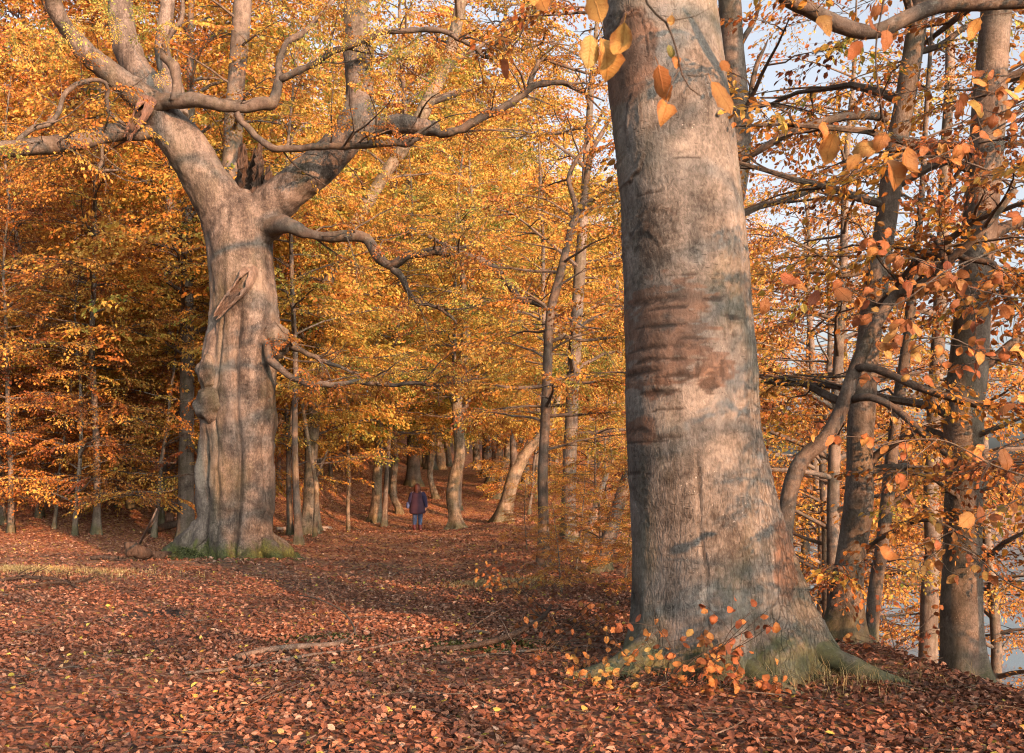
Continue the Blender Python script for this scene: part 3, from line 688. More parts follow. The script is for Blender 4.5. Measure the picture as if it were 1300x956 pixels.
d = .018 * fbm(q * np.array([1.3, 1.3, .7]), 3) + .0045 * fbm(q * np.array([4, 4, 7.]), 3)
fis = (smooth(2.6, .9, Z) * (.25 + .75 * lobe(-.5, .7)) + .9 * lobe(-.35, .4) * smooth(3.6, 2.2, Z)).clip(0, 1).ravel()
ridge = 1 - np.abs(noise3(np.column_stack([TH.ravel() * 11 + .9 * noise3(q * 3), TH.ravel() * 0, q[:, 2] * 2.2])))
d = d + fis * .016 * (ridge ** 3 - .5) + fis * .006 * fbm(q * 14, 2)
# arched branch-collar scars and cankered plates: raised rims at places of their own
def u_of(px): # image x on the trunk -> angle on the camera side at that row
    return px
Xc = q[:, 0]; Zc = q[:, 2]; front = (np.sin(TH.ravel()) < .15)
scar = np.zeros(len(q))
def rim(px, py, w, h, amp, wid=.013, lower=True, inside=0.):
    c = P(px, py, YR - .5); sx = w / FPX * (YR - .5) / 2; sz = h / FPX * (YR - .5) / 2
    wob = .30 * noise3(np.column_stack([Xc * 7, Zc * 7, Xc * 0 + px])) + .10 * noise3(np.column_stack([Xc * 30, Zc * 30, Xc * 0 + px]))
    e = np.sqrt(((Xc - c[0]) / sx) ** 2 + ((Zc - c[2]) / sz) ** 2) + wob
    o = np.exp(-((e - 1) / (wid / min(sx, sz))) ** 2) * amp - .6 * amp * np.exp(-((e - 1.12) / (wid * .8 / min(sx, sz))) ** 2)
    part_ = smooth(-.25, .15, (Zc - c[2]) / sz) if not lower else smooth(-.35, .25, noise3(np.column_stack([Xc * 6, Zc * 6, Xc * 0 + py])) + .3)
    o = o * part_ * 1.1
    global scar; scar = np.maximum(scar, np.exp(-((e - 1.08) / (.007 / min(sx, sz))) ** 2) * part_ * front)
    return (o + inside * (e < 1) * (1 - e ** 2).clip(0, 1)) * front
d = d + rim(795, 197, 46, 36, .016, inside=.012) + rim(800, 65, 62, 120, .020, lower=False, inside=.010) + rim(828, 280, 52, 36, .015, lower=False, inside=.006)
d = d + rim(818, 308, 44, 50, .012, lower=False) + rim(806, 150, 20, 60, .012, lower=False)
for px, py, w, h, a in [(830, 380, 60, 10, .01), (850, 440, 70, 8, .008), (820, 470, 40, 12, .010), (838, 500, 26, 10, .012), (865, 480, 22, 16, .010), (812, 545, 30, 8, .008), (905, 470, 30, 20, .008), (930, 420, 22, 26, .008), (850, 555, 40, 6, .008)]:
    c = P(px, py, YR - .5); sx = w / FPX * YR / 2; sz = h / FPX * YR / 2
    ek = np.exp(-((Xc - c[0]) / sx) ** 4 - ((Zc - c[2] + .012 * noise3(q * 18) + .02 * noise3(q * 7)) / sz) ** 4) * front
    d = d - a * ek; scar = np.maximum(scar, ek * smooth(-.5, .2, noise3(q * np.array([22, 22, 60]))) * .8)
stain = np.zeros(len(q)); pale = np.zeros(len(q)); nz1 = fbm(q * np.array([6, 6, 9.]), 4); nz2 = fbm(q * np.array([9, 9, 30.]) + 5, 3)
def patch(px, py, w, h, soft=.5, nz=None):
    c = P(px, py, YR - .5); e = ((Xc - c[0]) / (w / FPX * YR / 2)) ** 2 + ((Zc - c[2]) / (h / FPX * YR / 2)) ** 2
    return smooth(1.25, .75, e + soft * (nz1 if nz is None else nz)) * front
for a in [(845, 425, 110, 130, .8, nz2), (800, 60, 60, 110, .5), (905, 470, 60, 40, .9, nz2), (870, 380, 60, 40, .9, nz2), (815, 545, 40, 30, .8), (1000, 715, 34, 90, .5)]: stain = np.maximum(stain, patch(*a))
for a in [(895, 760, 50, 60, 1.3), (925, 740, 30, 60, 1.4), (1030, 690, 14, 40, 1.2)]: pale = np.maximum(pale, patch(*a) * smooth(.05, .5, nz1) * .6)
for px, py, w, h in [(842, 455, 80, 5), (822, 440, 40, 4), (848, 412, 60, 4), (862, 478, 50, 5), (838, 497, 60, 6), (815, 470, 36, 5), (880, 430, 30, 5), (850, 520, 40, 4), (900, 488, 20, 24), (885, 470, 8, 30), (918, 470, 8, 26), (830, 560, 50, 3), (812, 600, 30, 3), (850, 390, 50, 4), (930, 400, 30, 5), (905, 380, 24, 6), (860, 350, 40, 3), (820, 240, 40, 3), (880, 200, 50, 3)]:
    k_ = patch(px, py, w, h, 1.0, nz2); scar = np.maximum(scar, k_ * .9); d = d - .006 * k_
# seam running up from between the roots
sm = np.exp(-((Xc - P(888, 600, YR - .5)[0] - .03 * np.sin(Zc * 3) - .012 * noise3(q * 8)) / .016) ** 2) * smooth(2.3, 1.4, Zc) * smooth(.1, .5, Zc) * front; sm = sm * smooth(-.7, .3, noise3(q * np.array([3, 3, 4.]))); d = d - .03 * sm; scar = np.maximum(scar, sm * .35)
# hollow between two roots on the right
c = P(806, 775, YR - .5); d = d - .10 * np.exp(-((Xc - c[0]) / .05) ** 2 - ((Zc - c[2]) / .16) ** 2) * front
c = P(985, 790, YR - .55); d = d - .13 * np.exp(-((Xc - c[0]) / .075) ** 2 - ((Zc - c[2]) / .20) ** 2) * front
V = q + D.reshape(-1, 3) * d[:, None]
m_ = len(pp); i = np.arange(m_ - 1)[:, None] * NSEG; j = np.arange(NSEG)[None]; j2 = (j + 1) % NSEG
Q = np.stack([i + j, i + j2, i + NSEG + j2, i + NSEG + j], -1).reshape(-1, 4)
big = thing('beech_tree', 'huge smooth grey beech trunk with flared mossy roots, right of centre', 'tree', RB)
link('trunk', mesh_from('great_beech_trunk', V - RB, Q, None, [M_HERO_R], None, True, {'fissure': fis, 'scar': scar, 'stain': stain, 'pale': pale}), big)
print('great beech verts', len(V))
# surface roots that run out into the litter
def root(parent, origin, pts, rads, mat=M_HERO_R):
    q = [(x, y, float(gz(x, y)) + h) for x, y, h in pts]
    g = Geo(); V, Q, T = tube(*resample(q, rads, .05), 14, None, .14, 2., seed=pts[0][0]); g.add(V, Q, T)
    link('root', g.mesh('root', [mat], origin), parent)
X0 = RB[0]
root(big, RB, [(X0 + .12, 7.95, .12), (X0 + .2, 7.7, .04), (X0 + .34, 7.45, .0), (X0 + .55, 7.3, -.05)], [.13, .09, .06, .03])
root(big, RB, [(X0 - .5, 8.2, .25), (X0 - .8, 8.0, .08), (X0 - 1.15, 7.9, 0), (X0 - 1.5, 7.95, -.08)], [.16, .12, .08, .04])
root(big, RB, [(X0 + .7, 8.2, .25), (X0 + 1.0, 7.95, .10), (X0 + 1.3, 7.75, .02), (X0 + 1.6, 7.7, -.08)], [.10, .08, .055, .03])
# overhead crown of the great beech (above and around the frame's top)
r = np.random.default_rng(17); wood, cw, sp = [], [], []
grow(pp[::5], rr_[::5], r, 7.5, 16, 11, 5.0, wood, cw, sp, (0, 35), 1.0, 5, dens=.55)
c = Geo(); tubes_into(c, wood, 1); tubes_into(c, cw, 1); add_sprays(c, sp, SPRAY_SPARSE, r, .45)
o = link('crown', c.mesh('great_beech_crown', [M_LEAF, M_BARK_D], RB, False, True), big); o['kind'] = 'stuff'

# ------------------------------------------------------------------ other traced trees
def traced(label, path, Y, top=None, branches=(), crown=None, group=None, seg=16, mat=M_BARK, seed=0, flare=.8, flare_h=.35, name='beech_tree', bmat=None, extend=True, leaf_tmpl=SPRAY_NEAR, cat='tree'):
    r = np.random.default_rng(1000 + seed)
    p, rad = px_path(path, Y)
    # carry the stem down into the ground below its lowest traced point
    d0 = p[0] - p[1]; d0 = d0 / max(.2, abs(d0[2])); d0[0] *= .3; d0[1] *= .3
    g0 = float(gz(p[0, 0], p[0, 1]))
    if p[0, 2] > g0 - .25:
        q0 = p[0] + d0 * (p[0, 2] - g0 + .35); p = np.vstack([q0, p]); rad = np.concatenate([[rad[0] * 1.05], rad])
    if top and extend and p[-1, 2] < top:
        dd = p[-1] - p[-2]; dd = dd / max(.2, abs(dd[2])); n = 4
        for k in range(1, n + 1):
            p = np.vstack([p, p[-1] * [1, 1, 0] + np.array([dd[0] * .6, dd[1] * .6, 0]) * (top - path_z0) / n + [r.normal(0, .12), r.normal(0, .12), path_z0 + (top - path_z0) * k / n]]) if False else np.vstack([p, [p[-1, 0] + (dd[0] * .5 + r.normal(0, .08)) * (top - p[-1, 2]) / (n - k + 1), p[-1, 1] + r.normal(0, .1), p[-1, 2] + (top - p[-1, 2]) / (n - k + 1)]])
            rad = np.append(rad, rad[-1] * (.75 if k < n else .2))
    base = np.array([p[0, 0], p[0, 1], g0])
    p2, r2 = resample(p, rad, max(.05, rad.max() * .5))
    g = Geo(); V, Q, T = tube(p2, r2, seg, None, .07, 1.2, flare=flare, flare_h=flare_h, seed=seed * 1.7, groundz=g0); g.add(V, Q, T)
    o = thing(name, label, cat, base, group)
    link('trunk', g.mesh('trunk', [mat], base), o)
    cwood, sprays, wood = [], [], []
    for bpts in branches:
        bp, br = px_path(bpts, Y); br[-1] *= .3; b2, br2 = resample(bp, br, .10)
        if len(b2) > 3: b2[1:-1] += .014 * np.stack([noise3(b2[1:-1] * 4 + k) for k in (1, 5, 9)], 1)
        g = Geo(); V, Q, T = tube(b2, br2, 8, None, .1, 1.5); g.add(V, Q, T)
        link('branch', g.mesh('branch', [bmat or M_BARK_D], base), o)
        if crown and crown.get('bt', 0):
            for i in range(int(crown['bt'] * np.linalg.norm(b2[-1] - b2[0]) + 2)):
                k = int(r.uniform(.2, .98) * (len(b2) - 2)); dd = b2[k + 1] - b2[k]; dd /= np.linalg.norm(dd) + 1e-9; s2 = r.choice([-1, 1]) * r.uniform(.3, 1.1)
                sprays.append((b2[k], np.array([dd[0] * math.cos(s2) - dd[1] * math.sin(s2), dd[0] * math.sin(s2) + dd[1] * math.cos(s2), dd[2] * .4 + r.uniform(-.4, .3)]), r.uniform(.5, 1.)))
    if crown:
        grow(p2, r2, r, crown['cb'], crown.get('ct', p2[-1, 2] - .3), crown['n'], crown['L'], wood, cwood, sprays, crown.get('e0', (5, 40)), crown.get('sl', .95), crown.get('side', 6), az0=crown.get('az', 0), azfilter=crown.get('filter'), dens=crown.get('dens', 1.), taper=.4)
        c = Geo(); tubes_into(c, wood, 1); tubes_into(c, cwood, 1); add_sprays(c, sprays, leaf_tmpl, r, crown.get('tint', .45), .10)
        k = link('crown', c.mesh('crown', [M_LEAF, M_BARK_D], base, False, True), o); k['kind'] = 'stuff'
    return o

SL = 'slim beeches on the lake bank'
traced('slim beech leaning right behind the great trunk, orange sunlit stem on the bank', [(1072, 790, 40), (1078, 720, 37), (1090, 640, 34), (1092, 560, 33), (1098, 470, 31), (1110, 380, 29), (1122, 300, 27), (1138, 190, 28), (1152, 110, 25), (1166, 20, 23), (1176, -40, 21)], 10.2, 14,
       [[(1100, 600, 14), (1112, 580, 12), (1140, 562, 11, -.2), (1180, 548, 10, -.4), (1215, 560, 9, -.6), (1260, 545, 7, -.8), (1310, 525, 5, -1)],
        [(1125, 150, 12), (1090, 145, 11, -.2), (1040, 155, 10, -.3), (1000, 170, 9, -.3), (965, 190, 8, -.2), (930, 215, 6)],
        [(1148, 70, 9), (1190, 60, 8), (1225, 35, 7), (1260, 20, 6), (1300, 5, 5)],
        [(1120, 330, 10), (1080, 350, 7), (1040, 345, 5), (990, 352, 4)], [(1098, 700, 8), (1130, 675, 6, -.4), (1180, 660, 5, -.8), (1240, 690, 4, -1)], [(1090, 740, 7), (1060, 720, 5, -.3), (1040, 735, 4, -.5)]],
       dict(cb=1.5, n=20, L=3.0, tint=.38, bt=3.5, dens=.55, e0=(0, 35)), SL, seed=1, leaf_tmpl=SPRAY_SPARSE)
traced('stout straight beech at the right edge, dark on its lakeward side', [(1222, 850, 50), (1220, 790, 46), (1222, 700, 45), (1224, 600, 44), (1224, 520, 46), (1232, 440, 44), (1238, 350, 42), (1246, 260, 41), (1254, 170, 40), (1260, 80, 39), (1266, 0, 37), (1270, -40, 36)], 9.6, 16,
       [[(1250, 300, 18), (1285, 285, 14), (1330, 270, 12)], [(1232, 190, 12), (1200, 185, 10, -.2), (1170, 190, 9, -.3), (1140, 200, 6, -.4)],
        [(1236, 470, 16), (1262, 455, 14), (1300, 425, 12), (1350, 395, 10)], [(1222, 640, 7), (1190, 610, 6, -.4), (1150, 600, 5, -.6), (1110, 610, 4, -.8)], [(1240, 720, 8), (1275, 690, 7, -.3), (1310, 670, 6, -.5)]],
       dict(cb=1.2, n=18, L=3.0, tint=.33, bt=4, dens=.5, e0=(0, 35)), SL, seed=2, leaf_tmpl=SPRAY_SPARSE)
traced('thin sinuous beech stem curving out from behind the great trunk', [(1000, 760, 20), (996, 690, 20), (1000, 640, 21), (1008, 605, 21), (1022, 580, 20), (1048, 556, 19), (1068, 520, 18), (1082, 478, 18), (1098, 440, 17), (1116, 405, 15), (1138, 375, 14), (1170, 362, 13, -.3), (1205, 330, 12, -.6), (1240, 300, 10, -.8), (1290, 240, 8, -1)], 9.2, None,
       [[(1084, 468, 11), (1110, 466, 11, -.2), (1150, 485, 10, -.3), (1200, 502, 10, -.5), (1250, 514, 9, -.7), (1310, 520, 8, -.9)],
        [(1080, 508, 10), (1104, 504, 10, -.2), (1136, 520, 9, -.3), (1168, 548, 9, -.5), (1200, 575, 8, -.6), (1250, 605, 7, -.8), (1310, 640, 6, -1)],
        [(1200, 335, 11, -.6), (1195, 310, 11, -.6), (1180, 298, 12, -.6)], [(1190, 312, 9, -.6), (1230, 330, 8, -.7), (1262, 335, 8, -.8), (1272, 360, 7, -.9), (1282, 390, 7, -1), (1310, 392, 6, -1)]],
       dict(cb=3.0, ct=4.4, n=5, L=1.4, tint=.36, bt=4, dens=.5), SL, seed=3, flare=.2, leaf_tmpl=SPRAY_SPARSE)
traced('thin grey pole beech between the two sunlit bank trunks', [(1106, 800, 17), (1112, 740, 17), (1120, 690, 16), (1128, 620, 16), (1134, 560, 15), (1142, 500, 14), (1152, 430, 13), (1160, 350, 11), (1170, 250, 8)], 10.8, 8,
       [[(1122, 650, 7), (1140, 635, 9), (1165, 615, 7)]], dict(cb=2.0, n=10, L=1.7, tint=.5, dens=.6, bt=2), SL, seed=4, leaf_tmpl=SPRAY_SPARSE, flare=.3)
traced('rusty mid-distance trunk low on the lake bank', [(1180, 760, 22), (1184, 700, 20), (1182, 640, 19), (1184, 560, 18), (1190, 450, 17), (1196, 330, 15), (1200, 200, 13), (1206, 80, 11)], 16, 15, [], dict(cb=1.5, n=22, L=3.4, tint=.36, dens=.6), SL, seed=5)
traced('pale stem rising close behind the great trunk at its upper edge', [(892, 700, 38), (898, 560, 36), (908, 400, 34), (922, 300, 32), (936, 210, 31), (936, 130, 30), (930, 60, 29), (926, 0, 28), (922, -60, 26)], 11.5, 13,
       [[(938, 60, 8), (955, 30, 6), (968, -10, 5)], [(944, 180, 7), (952, 130, 7), (962, 80, 6), (975, 50, 5)]], dict(cb=4.2, n=14, L=2.4, tint=.5, dens=.6), SL, seed=6, flare=.3, leaf_tmpl=SPRAY_SPARSE)
# tree whose dark bough crosses the top right corner
traced('tree standing outside the frame whose thick dark bough sags across the top corner', [(1650, 900, 60), (1640, 500, 52), (1600, 100, 46), (1560, -200, 40), (1540, -500, 30)], 7.5, 8,
       [[(1570, -120, 34), (1450, -30, 27), (1340, -2, 22), (1260, 2, 20), (1190, 6, 20), (1140, 28, 20), (1098, 40, 19), (1060, 30, 19), (1028, 12, 18), (1000, 0, 17), (975, -20, 14), (940, -60, 10)]],
       dict(cb=2.5, n=16, L=2.8, tint=.36, bt=1.2, dens=.5), SL, seed=7, leaf_tmpl=SPRAY_SPARSE)
# the forked slim tree left of the great trunk
traced('slim dark beech forking into two wavy stems, left of the great trunk', [(690, 712, 14.8), (690, 660, 13.9), (689, 600, 13.1), (692, 540, 12.3), (695, 470, 12.3), (697, 420, 11.5), (700, 390, 11.5), (708, 360, 10.7), (718, 320, 9.8), (726, 288, 9.8), (733, 270, 9.0), (727, 248, 6.6), (722, 228, 5.7), (728, 210, 5.7), (740, 190, 4.9), (750, 170, 4.9), (762, 150, 4.1)], 19, 8.8,
       [[(733, 270, 9), (742, 255, 9), (744, 235, 8), (748, 205, 8), (757, 180, 7), (766, 165, 6), (775, 150, 5)], [(736, 268, 7), (752, 255, 7), (765, 247, 6), (785, 240, 6), (810, 235, 4)], [(694, 485, 5), (740, 486, 4), (790, 480, 3)],
        [(690, 528, 5), (730, 526, 4), (780, 522, 3)], [(697, 435, 5), (718, 428, 5), (735, 432, 4), (770, 430, 4), (800, 425, 3)], [(700, 395, 5), (672, 378, 4), (634, 382, 3)], [(690, 490, 5), (650, 492, 4), (610, 485, 3)]],
       dict(cb=2.2, ct=8, n=16, L=1.9, tint=.55, bt=2, dens=.7), 'slim trees along the bank edge', seed=8, flare=.5, mat=M_BARK_D)
traced('thick two-toned trunk behind the slim forked beech', [(724, 715, 20), (722, 660, 19), (723, 600, 18), (726, 520, 17), (730, 440, 16), (735, 360, 15), (742, 250, 11), (750, 120, 8)], 27, 18, [], dict(cb=3, n=26, L=3.6, tint=.56, dens=.6), 'slim trees along the bank edge', seed=9)
traced('bleached broken snag leaning right near the bank edge', [(744, 690, 9), (750, 668, 8.5), (756, 645, 8), (764, 620, 7), (771, 600, 5)], 23, None, [], None, None, seed=10, mat=M_PALE, flare=.1, name='dead_tree_snag', cat='dead tree')
traced('dark leaning trunk just left of the great beech base', [(762, 715, 20), (770, 690, 19), (779, 660, 18), (788, 632, 16), (800, 595, 14), (815, 540, 12), (830, 470, 10)], 18, 8, [], dict(cb=2.6, n=10, L=1.8, tint=.5, dens=.6), 'slim trees along the bank edge', seed=11)
# trees along the path
PG = 'crooked trees along the path'
traced('crooked sunlit tree right beside the path, just ahead of the walker', [(580, 677, 20), (578, 655, 16), (574, 632, 15), (577, 608, 15), (584, 578, 14), (582, 548, 14), (580, 515, 13), (586, 470, 12), (591, 420, 10), (588, 360, 8)], 36, 12, [[(582, 530, 8), (592, 515, 7), (598, 498, 5)]], dict(cb=3.6, n=20, L=3.2, tint=.62, dens=.8, sl=1.2), PG, mat=M_PATH, seed=12, flare=.9)
traced('stout tree leaning right over the path, split bark, beyond the walker', [(637, 670, 25), (640, 652, 21), (645, 632, 18), (650, 612, 17), (658, 592, 16), (669, 574, 13), (684, 556, 11), (700, 530, 9), (712, 490, 7)], 39, 11, [[(655, 600, 12), (651, 570, 9), (650, 545, 7)]], dict(cb=3.5, n=14, L=3, tint=.5, dens=.7, sl=1.2), PG, mat=M_PATH, seed=13, flare=.6)
traced('pale wavy sapling left of the walker', [(508, 660, 10), (506, 645, 9), (499, 628, 9), (500, 605, 8), (502, 580, 8), (500, 560, 7), (505, 520, 6)], 44, 9, [], dict(cb=3.6, n=12, L=2.4, tint=.62, dens=.7, sl=1.2), PG, mat=M_PATH, seed=14, flare=.4)
traced('thin wavy sapling between walker and crooked tree', [(556, 641, 9), (551, 625, 8), (546, 605, 7), (548, 580, 7), (550, 555, 6), (547, 520, 6)], 50, 10, [], dict(cb=4, n=12, L=2.6, tint=.6, dens=.7, sl=1.2), PG, mat=M_PATH, seed=15, flare=.4)
traced('dark short mossy trunk left of the pale wavy sapling', [(477, 668, 14), (478, 640, 13), (479, 605, 12), (482, 560, 10), (480, 480, 9)], 41, 10, [], dict(cb=2.8, n=14, L=2.4, tint=.62, dens=.7, sl=1.1), PG, mat=M_PATH, seed=16)
traced('reddish trunk with slim poles beside it, right of the old beech', [(392, 668, 22), (393, 640, 16), (394, 600, 15), (399, 520, 15), (402, 440, 15), (412, 370, 15), (440, 305, 15), (480, 235, 15), (520, 175, 17), (548, 120, 18), (570, 70, 16), (582, 20, 15), (590, -30, 14)], 31, 20, [[(545, 130, 11), (580, 118, 9), (610, 108, 6)], [(560, 95, 10), (590, 70, 8), (622, 52, 6)]], dict(cb=4.5, n=20, L=3.4, tint=.6, dens=.75, sl=1.1), PG, mat=M_PATH, seed=17)
traced('slim pole stem left of the reddish trunk', [(381, 668, 6), (378, 630, 6), (374, 580, 5), (370, 540, 5)], 30, 7, [], dict(cb=2, n=10, L=1.8, tint=.58, dens=.8), PG, mat=M_PATH, seed=18, flare=.2)
traced('slim forked pole right of the reddish trunk', [(400, 670, 6), (402, 630, 6), (400, 605, 6), (394, 575, 5), (388, 540, 5)], 29.5, 7, [[(402, 605, 4), (408, 590, 4), (416, 570, 3)]], dict(cb=2, n=10, L=1.8, tint=.6, dens=.8), PG, mat=M_PATH, seed=19, flare=.2)
traced('thin straight sapling standing alone in the litter', [(442, 675, 5), (442, 640, 5), (443, 600, 4), (441, 550, 4)], 36, 6, [], dict(cb=2.2, n=10, L=1.8, tint=.62, dens=.8), PG, mat=M_PATH, seed=20, flare=.2)
for k, (x, y, w, Y, lab) in enumerate([(605, 607, 9, 72, 'straight trunk on the rise, directly behind the crooked tree'), (521, 607, 9, 74, 'straight grey trunk on the rise behind the pale wavy sapling'), (530, 606, 11, 78, 'pale column trunk on the rise above the walker'),
        (542, 602, 9, 82, 'dark trunk deep behind the walker on the rise'), (560, 604, 11, 70, 'golden lit trunk between the wavy sapling and the crooked tree'), (571, 603, 7, 80, 'thin trunk half hidden by the crooked tree'), (621, 622, 10, 56, 'first of three leaning trunks above the path bend'), (631, 634, 11, 50, 'second of three leaning trunks above the path bend'), (651, 612, 9, 66, 'dark trunk behind the leaning tree')]):
    ln = 14 if k in (6, 7) else r.uniform(-5, 5)
    traced(lab, [(x, y, w * 1.2), (x + ln * .3, y - 25, w), (x + ln, y - 60, w * .9), (x + ln * .8, y - 120, w * .8), (x + ln * .5, y - 220, w * .6)], Y, 20, [], dict(cb=6.5, n=16, L=4, tint=.52, dens=.5, sl=1.8, side=4), 'distant trunks on the rise', mat=M_PATH, seed=30 + k, leaf_tmpl=SPRAY_FAR, flare=.4)
# stems behind the old beech
BG = 'tall stems behind the old beech'
traced('pale blue-grey stem rising behind the crotch of the old beech', [(290, 560, 26), (291, 400, 25), (292, 250, 24), (296, 170, 23), (301, 90, 22), (308, 10, 22), (314, -60, 21)], 26, 20, [], dict(cb=9, n=16, L=3, tint=.5, dens=.6), BG, seed=50)
traced('dim trunk seen left of the old beech at the edge of the thicket', [(84, 655, 11), (83, 620, 10), (85, 560, 9), (88, 480, 8), (92, 400, 7)], 40, 14, [], dict(cb=3.2, n=20, L=3., tint=.42, dens=.7, sl=1.2), BG, seed=51)
traced('thin bent sapling standing in front of the left thicket', [(145, 677, 5), (147, 650, 5), (149, 620, 5), (146, 590, 4), (150, 540, 4)], 33, 6, [], dict(cb=2, n=10, L=1.9, tint=.58, dens=.8), BG, seed=52, flare=.2)
traced('dark bare trunk beside the gap of sky left of the old beech', [(212, 640, 16), (214, 560, 15), (212, 480, 15), (214, 400, 14), (212, 330, 13), (216, 260, 12)], 42, 18, [], dict(cb=7, n=18, L=3.4, tint=.4, dens=.5, sl=1.3), BG, seed=53)
traced('reddish stem standing behind the left thicket', [(182, 640, 12), (184, 560, 12), (180, 470, 11), (178, 400, 10), (182, 300, 9)], 45, 18, [], dict(cb=6, n=18, L=3.4, tint=.36, dens=.5, sl=1.3), BG, seed=54)
traced('straight stem above the slanting tree, right of the old beech', [(404, 640, 8), (405, 520, 8), (403, 420, 8), (406, 330, 8), (410, 250, 8)], 48, 16, [], dict(cb=6, n=18, L=3.2, tint=.62, dens=.7, sl=1.3), BG, seed=55)

# ------------------------------------------------------------------ the wood behind
r = np.random.default_rng(99)
def in_view(x, y, m=3): return abs(x) < .53 * y + m
spots = []
def scatter(n, y0, y1, xl, xr, mind, power=1.):
    k = 0; out = []
    for _ in range(n * 60):
        if k >= n: break
        y = y0 + (y1 - y0) * r.uniform() ** power; x = r.uniform(xl(y), xr(y))
        if any((x - a) ** 2 + (y - b) ** 2 < mind ** 2 for a, b in spots): continue
        spots.append((x, y)); out.append((x, y)); k += 1
    return out
pathx = lambda y: np.interp(y, [0, 21, 34, 60, 90], [-1.0, -2.6, -3.4, -3.0, 0])
for x, y in [(-17.5, 34), (-14.5, 38), (-11.8, 36), (-20, 40), (-9.6, 41)]: spots.append((x, y))
A = [(-17.5, 34), (-14.5, 38), (-11.8, 36), (-20, 40), (-9.6, 41), (-13.6, 29.5), (-11.1, 31.5), (-15.6, 30.5), (-10.4, 28.8), (-12.3, 28.0), (-14.4, 28.6), (-16.6, 32), (-9.0, 33.5), (-12.6, 33)]
A += scatter(30, 34, 62, lambda y: -.56 * y - 2, lambda y: pathx(y) - 5.0, 2.4)
for i, (x, y) in enumerate(A):
    lab = 'young copper beech in the thicket behind and left of the old beech' if x < -.27 * y else 'young golden beech between the old beech and the path'
    plant(YOUNG[i % 3], x, y, r.uniform(0, 6.28), r.uniform(.9, 1.35), lab, 'thicket left of the old beech' if x < -.27 * y else 'thicket beside the path', tint=(-.10 + r.normal(0, .05)) if x < -.27 * y else .06 + r.normal(0, .05), name='young_beech_tree')
B = scatter(16, 42, 75, lambda y: 0.02 * y - .5, lambda y: .20 * y, 3.2)
for i, (x, y) in enumerate(B):
    plant(YOUNG[i % 3], x, y, r.uniform(0, 6.28), r.uniform(.9, 1.4), 'young golden beech on the slope past the bank edge', 'golden undergrowth beyond the path', tint=r.normal(.03, .06), name='young_beech_tree')
C = scatter(64, 50, 110, lambda y: -.58 * y - 3, lambda y: np.interp(y, [50, 100], [7, 24]), 3.8)
for i, (x, y) in enumerate(C):
    s = r.uniform(.85, 1.2); left = x < -.12 * y
    plant(TALL[i % 3], x, y, r.uniform(0, 6.28), s, 'tall rust and orange beech in the wood behind the old beech' if left else 'tall golden beech in the wood behind the path', 'wood behind the old beech' if left else 'wood behind the path', tint=(-.06 if left else .07) + r.normal(0, .06))
for i, (x, y, m, s, lab) in enumerate([(1.95, 21.5, 2, .62, 'low golden sapling veiling the trunks beside the slim forked beech'), (1.75, 15.5, 2, .36, 'knee-high leafy sapling on the bank edge left of the great trunk'), (3.0, 30, 0, .7, 'golden sapling behind the bleached snag'), (.35, 24, 2, .30, 'small russet sapling at the foot of the slim forked beech'), (1.15, 18, 2, .34, 'low russet brush between the slim forked beech and the great trunk'), (.72, 14.3, 2, .24, 'ankle-high copper brush at the right edge of the path'), (1.75, 12.4, 2, .27, 'copper brush half hidden behind the great trunk on its left')]):
    plant(YOUNG[m], x, y, i * 2.2, s, lab, 'saplings on the bank edge', tint=[.06, -.08, .04, -.1, -.1, -.14, -.08][i], name='young_beech_tree')
for i, (x, y, m, s) in enumerate([(-22, 47, 1, 1.25), (-17.5, 52, 0, 1.35), (-11.5, 49, 1, 1.2), (-5.5, 56, 0, 1.35), (-26, 54, 0, 1.3), (-1, 62, 1, 1.3)]):
    plant(TALL[m], x, y, i * 1.1, s, ['high crown filling the sky at the far left', 'high crown above the left fork of the old beech', 'high crown between the two forks of the old beech', 'high crown right of the old beech, above the path', 'high copper crown at the left edge behind the others', 'high golden crown over the end of the path'][i], 'high crowns behind', tint=[-.06, -.04, 0, .04, -.1, .03][i])
# crowns that hang into the middle of the picture
for i, (x, y, m, s, ti) in enumerate([(-6.5, 33, 2, .95, .08), (-9.5, 29, 0, .9, .02), (-2.6, 46, 2, 1.0, .1), (1.2, 50, 2, 1.0, .06), (-13, 44, 2, 1.0, -.05), (-19, 46, 2, 1.05, -.08)]):
    plant(TALL[m], x, y, i * 1.3 + .4, s, ['slender beech with yellow sprays over the right fork of the old beech', 'slender beech close behind the old beech trunk', 'golden tree arching over the far end of the path', 'golden tree right of the far end of the path', 'orange tree above the thicket left of the old beech', 'copper tree at the left edge above the thicket'][i], 'mid-distance crowns', tint=ti)
for i, (x, y, m, s, ti) in enumerate([(-5.75, 27, 0, 1.0, .08), (-2.1, 38.5, 0, 1.15, .17), (-7.0, 31.5, 1, 1.1, .04), (1.05, 33, 0, 1.1, .12), (-5.1, 39.5, 1, 1.2, .08), (-11.9, 28.5, 0, 1.1, -.06), (-14.9, 31.5, 1, 1.2, -.12), (-18.5, 33, 0, 1.2, -.12)]):
    plant(MID[m], x, y, i * 1.7 + .2, s, ['golden beech whose sprays fill the gap right of the old beech', 'golden beech overhanging the path ahead of the walker', 'yellow beech half hidden behind the right fork of the old beech', 'golden beech by the path bend behind the slim forked beech', 'golden beech overhanging the walker', 'orange beech just behind the left fork of the old beech', 'copper beech with layered sprays left of the old beech', 'copper beech with layered sprays at the left edge'][i], 'mid-distance crowns', tint=ti)
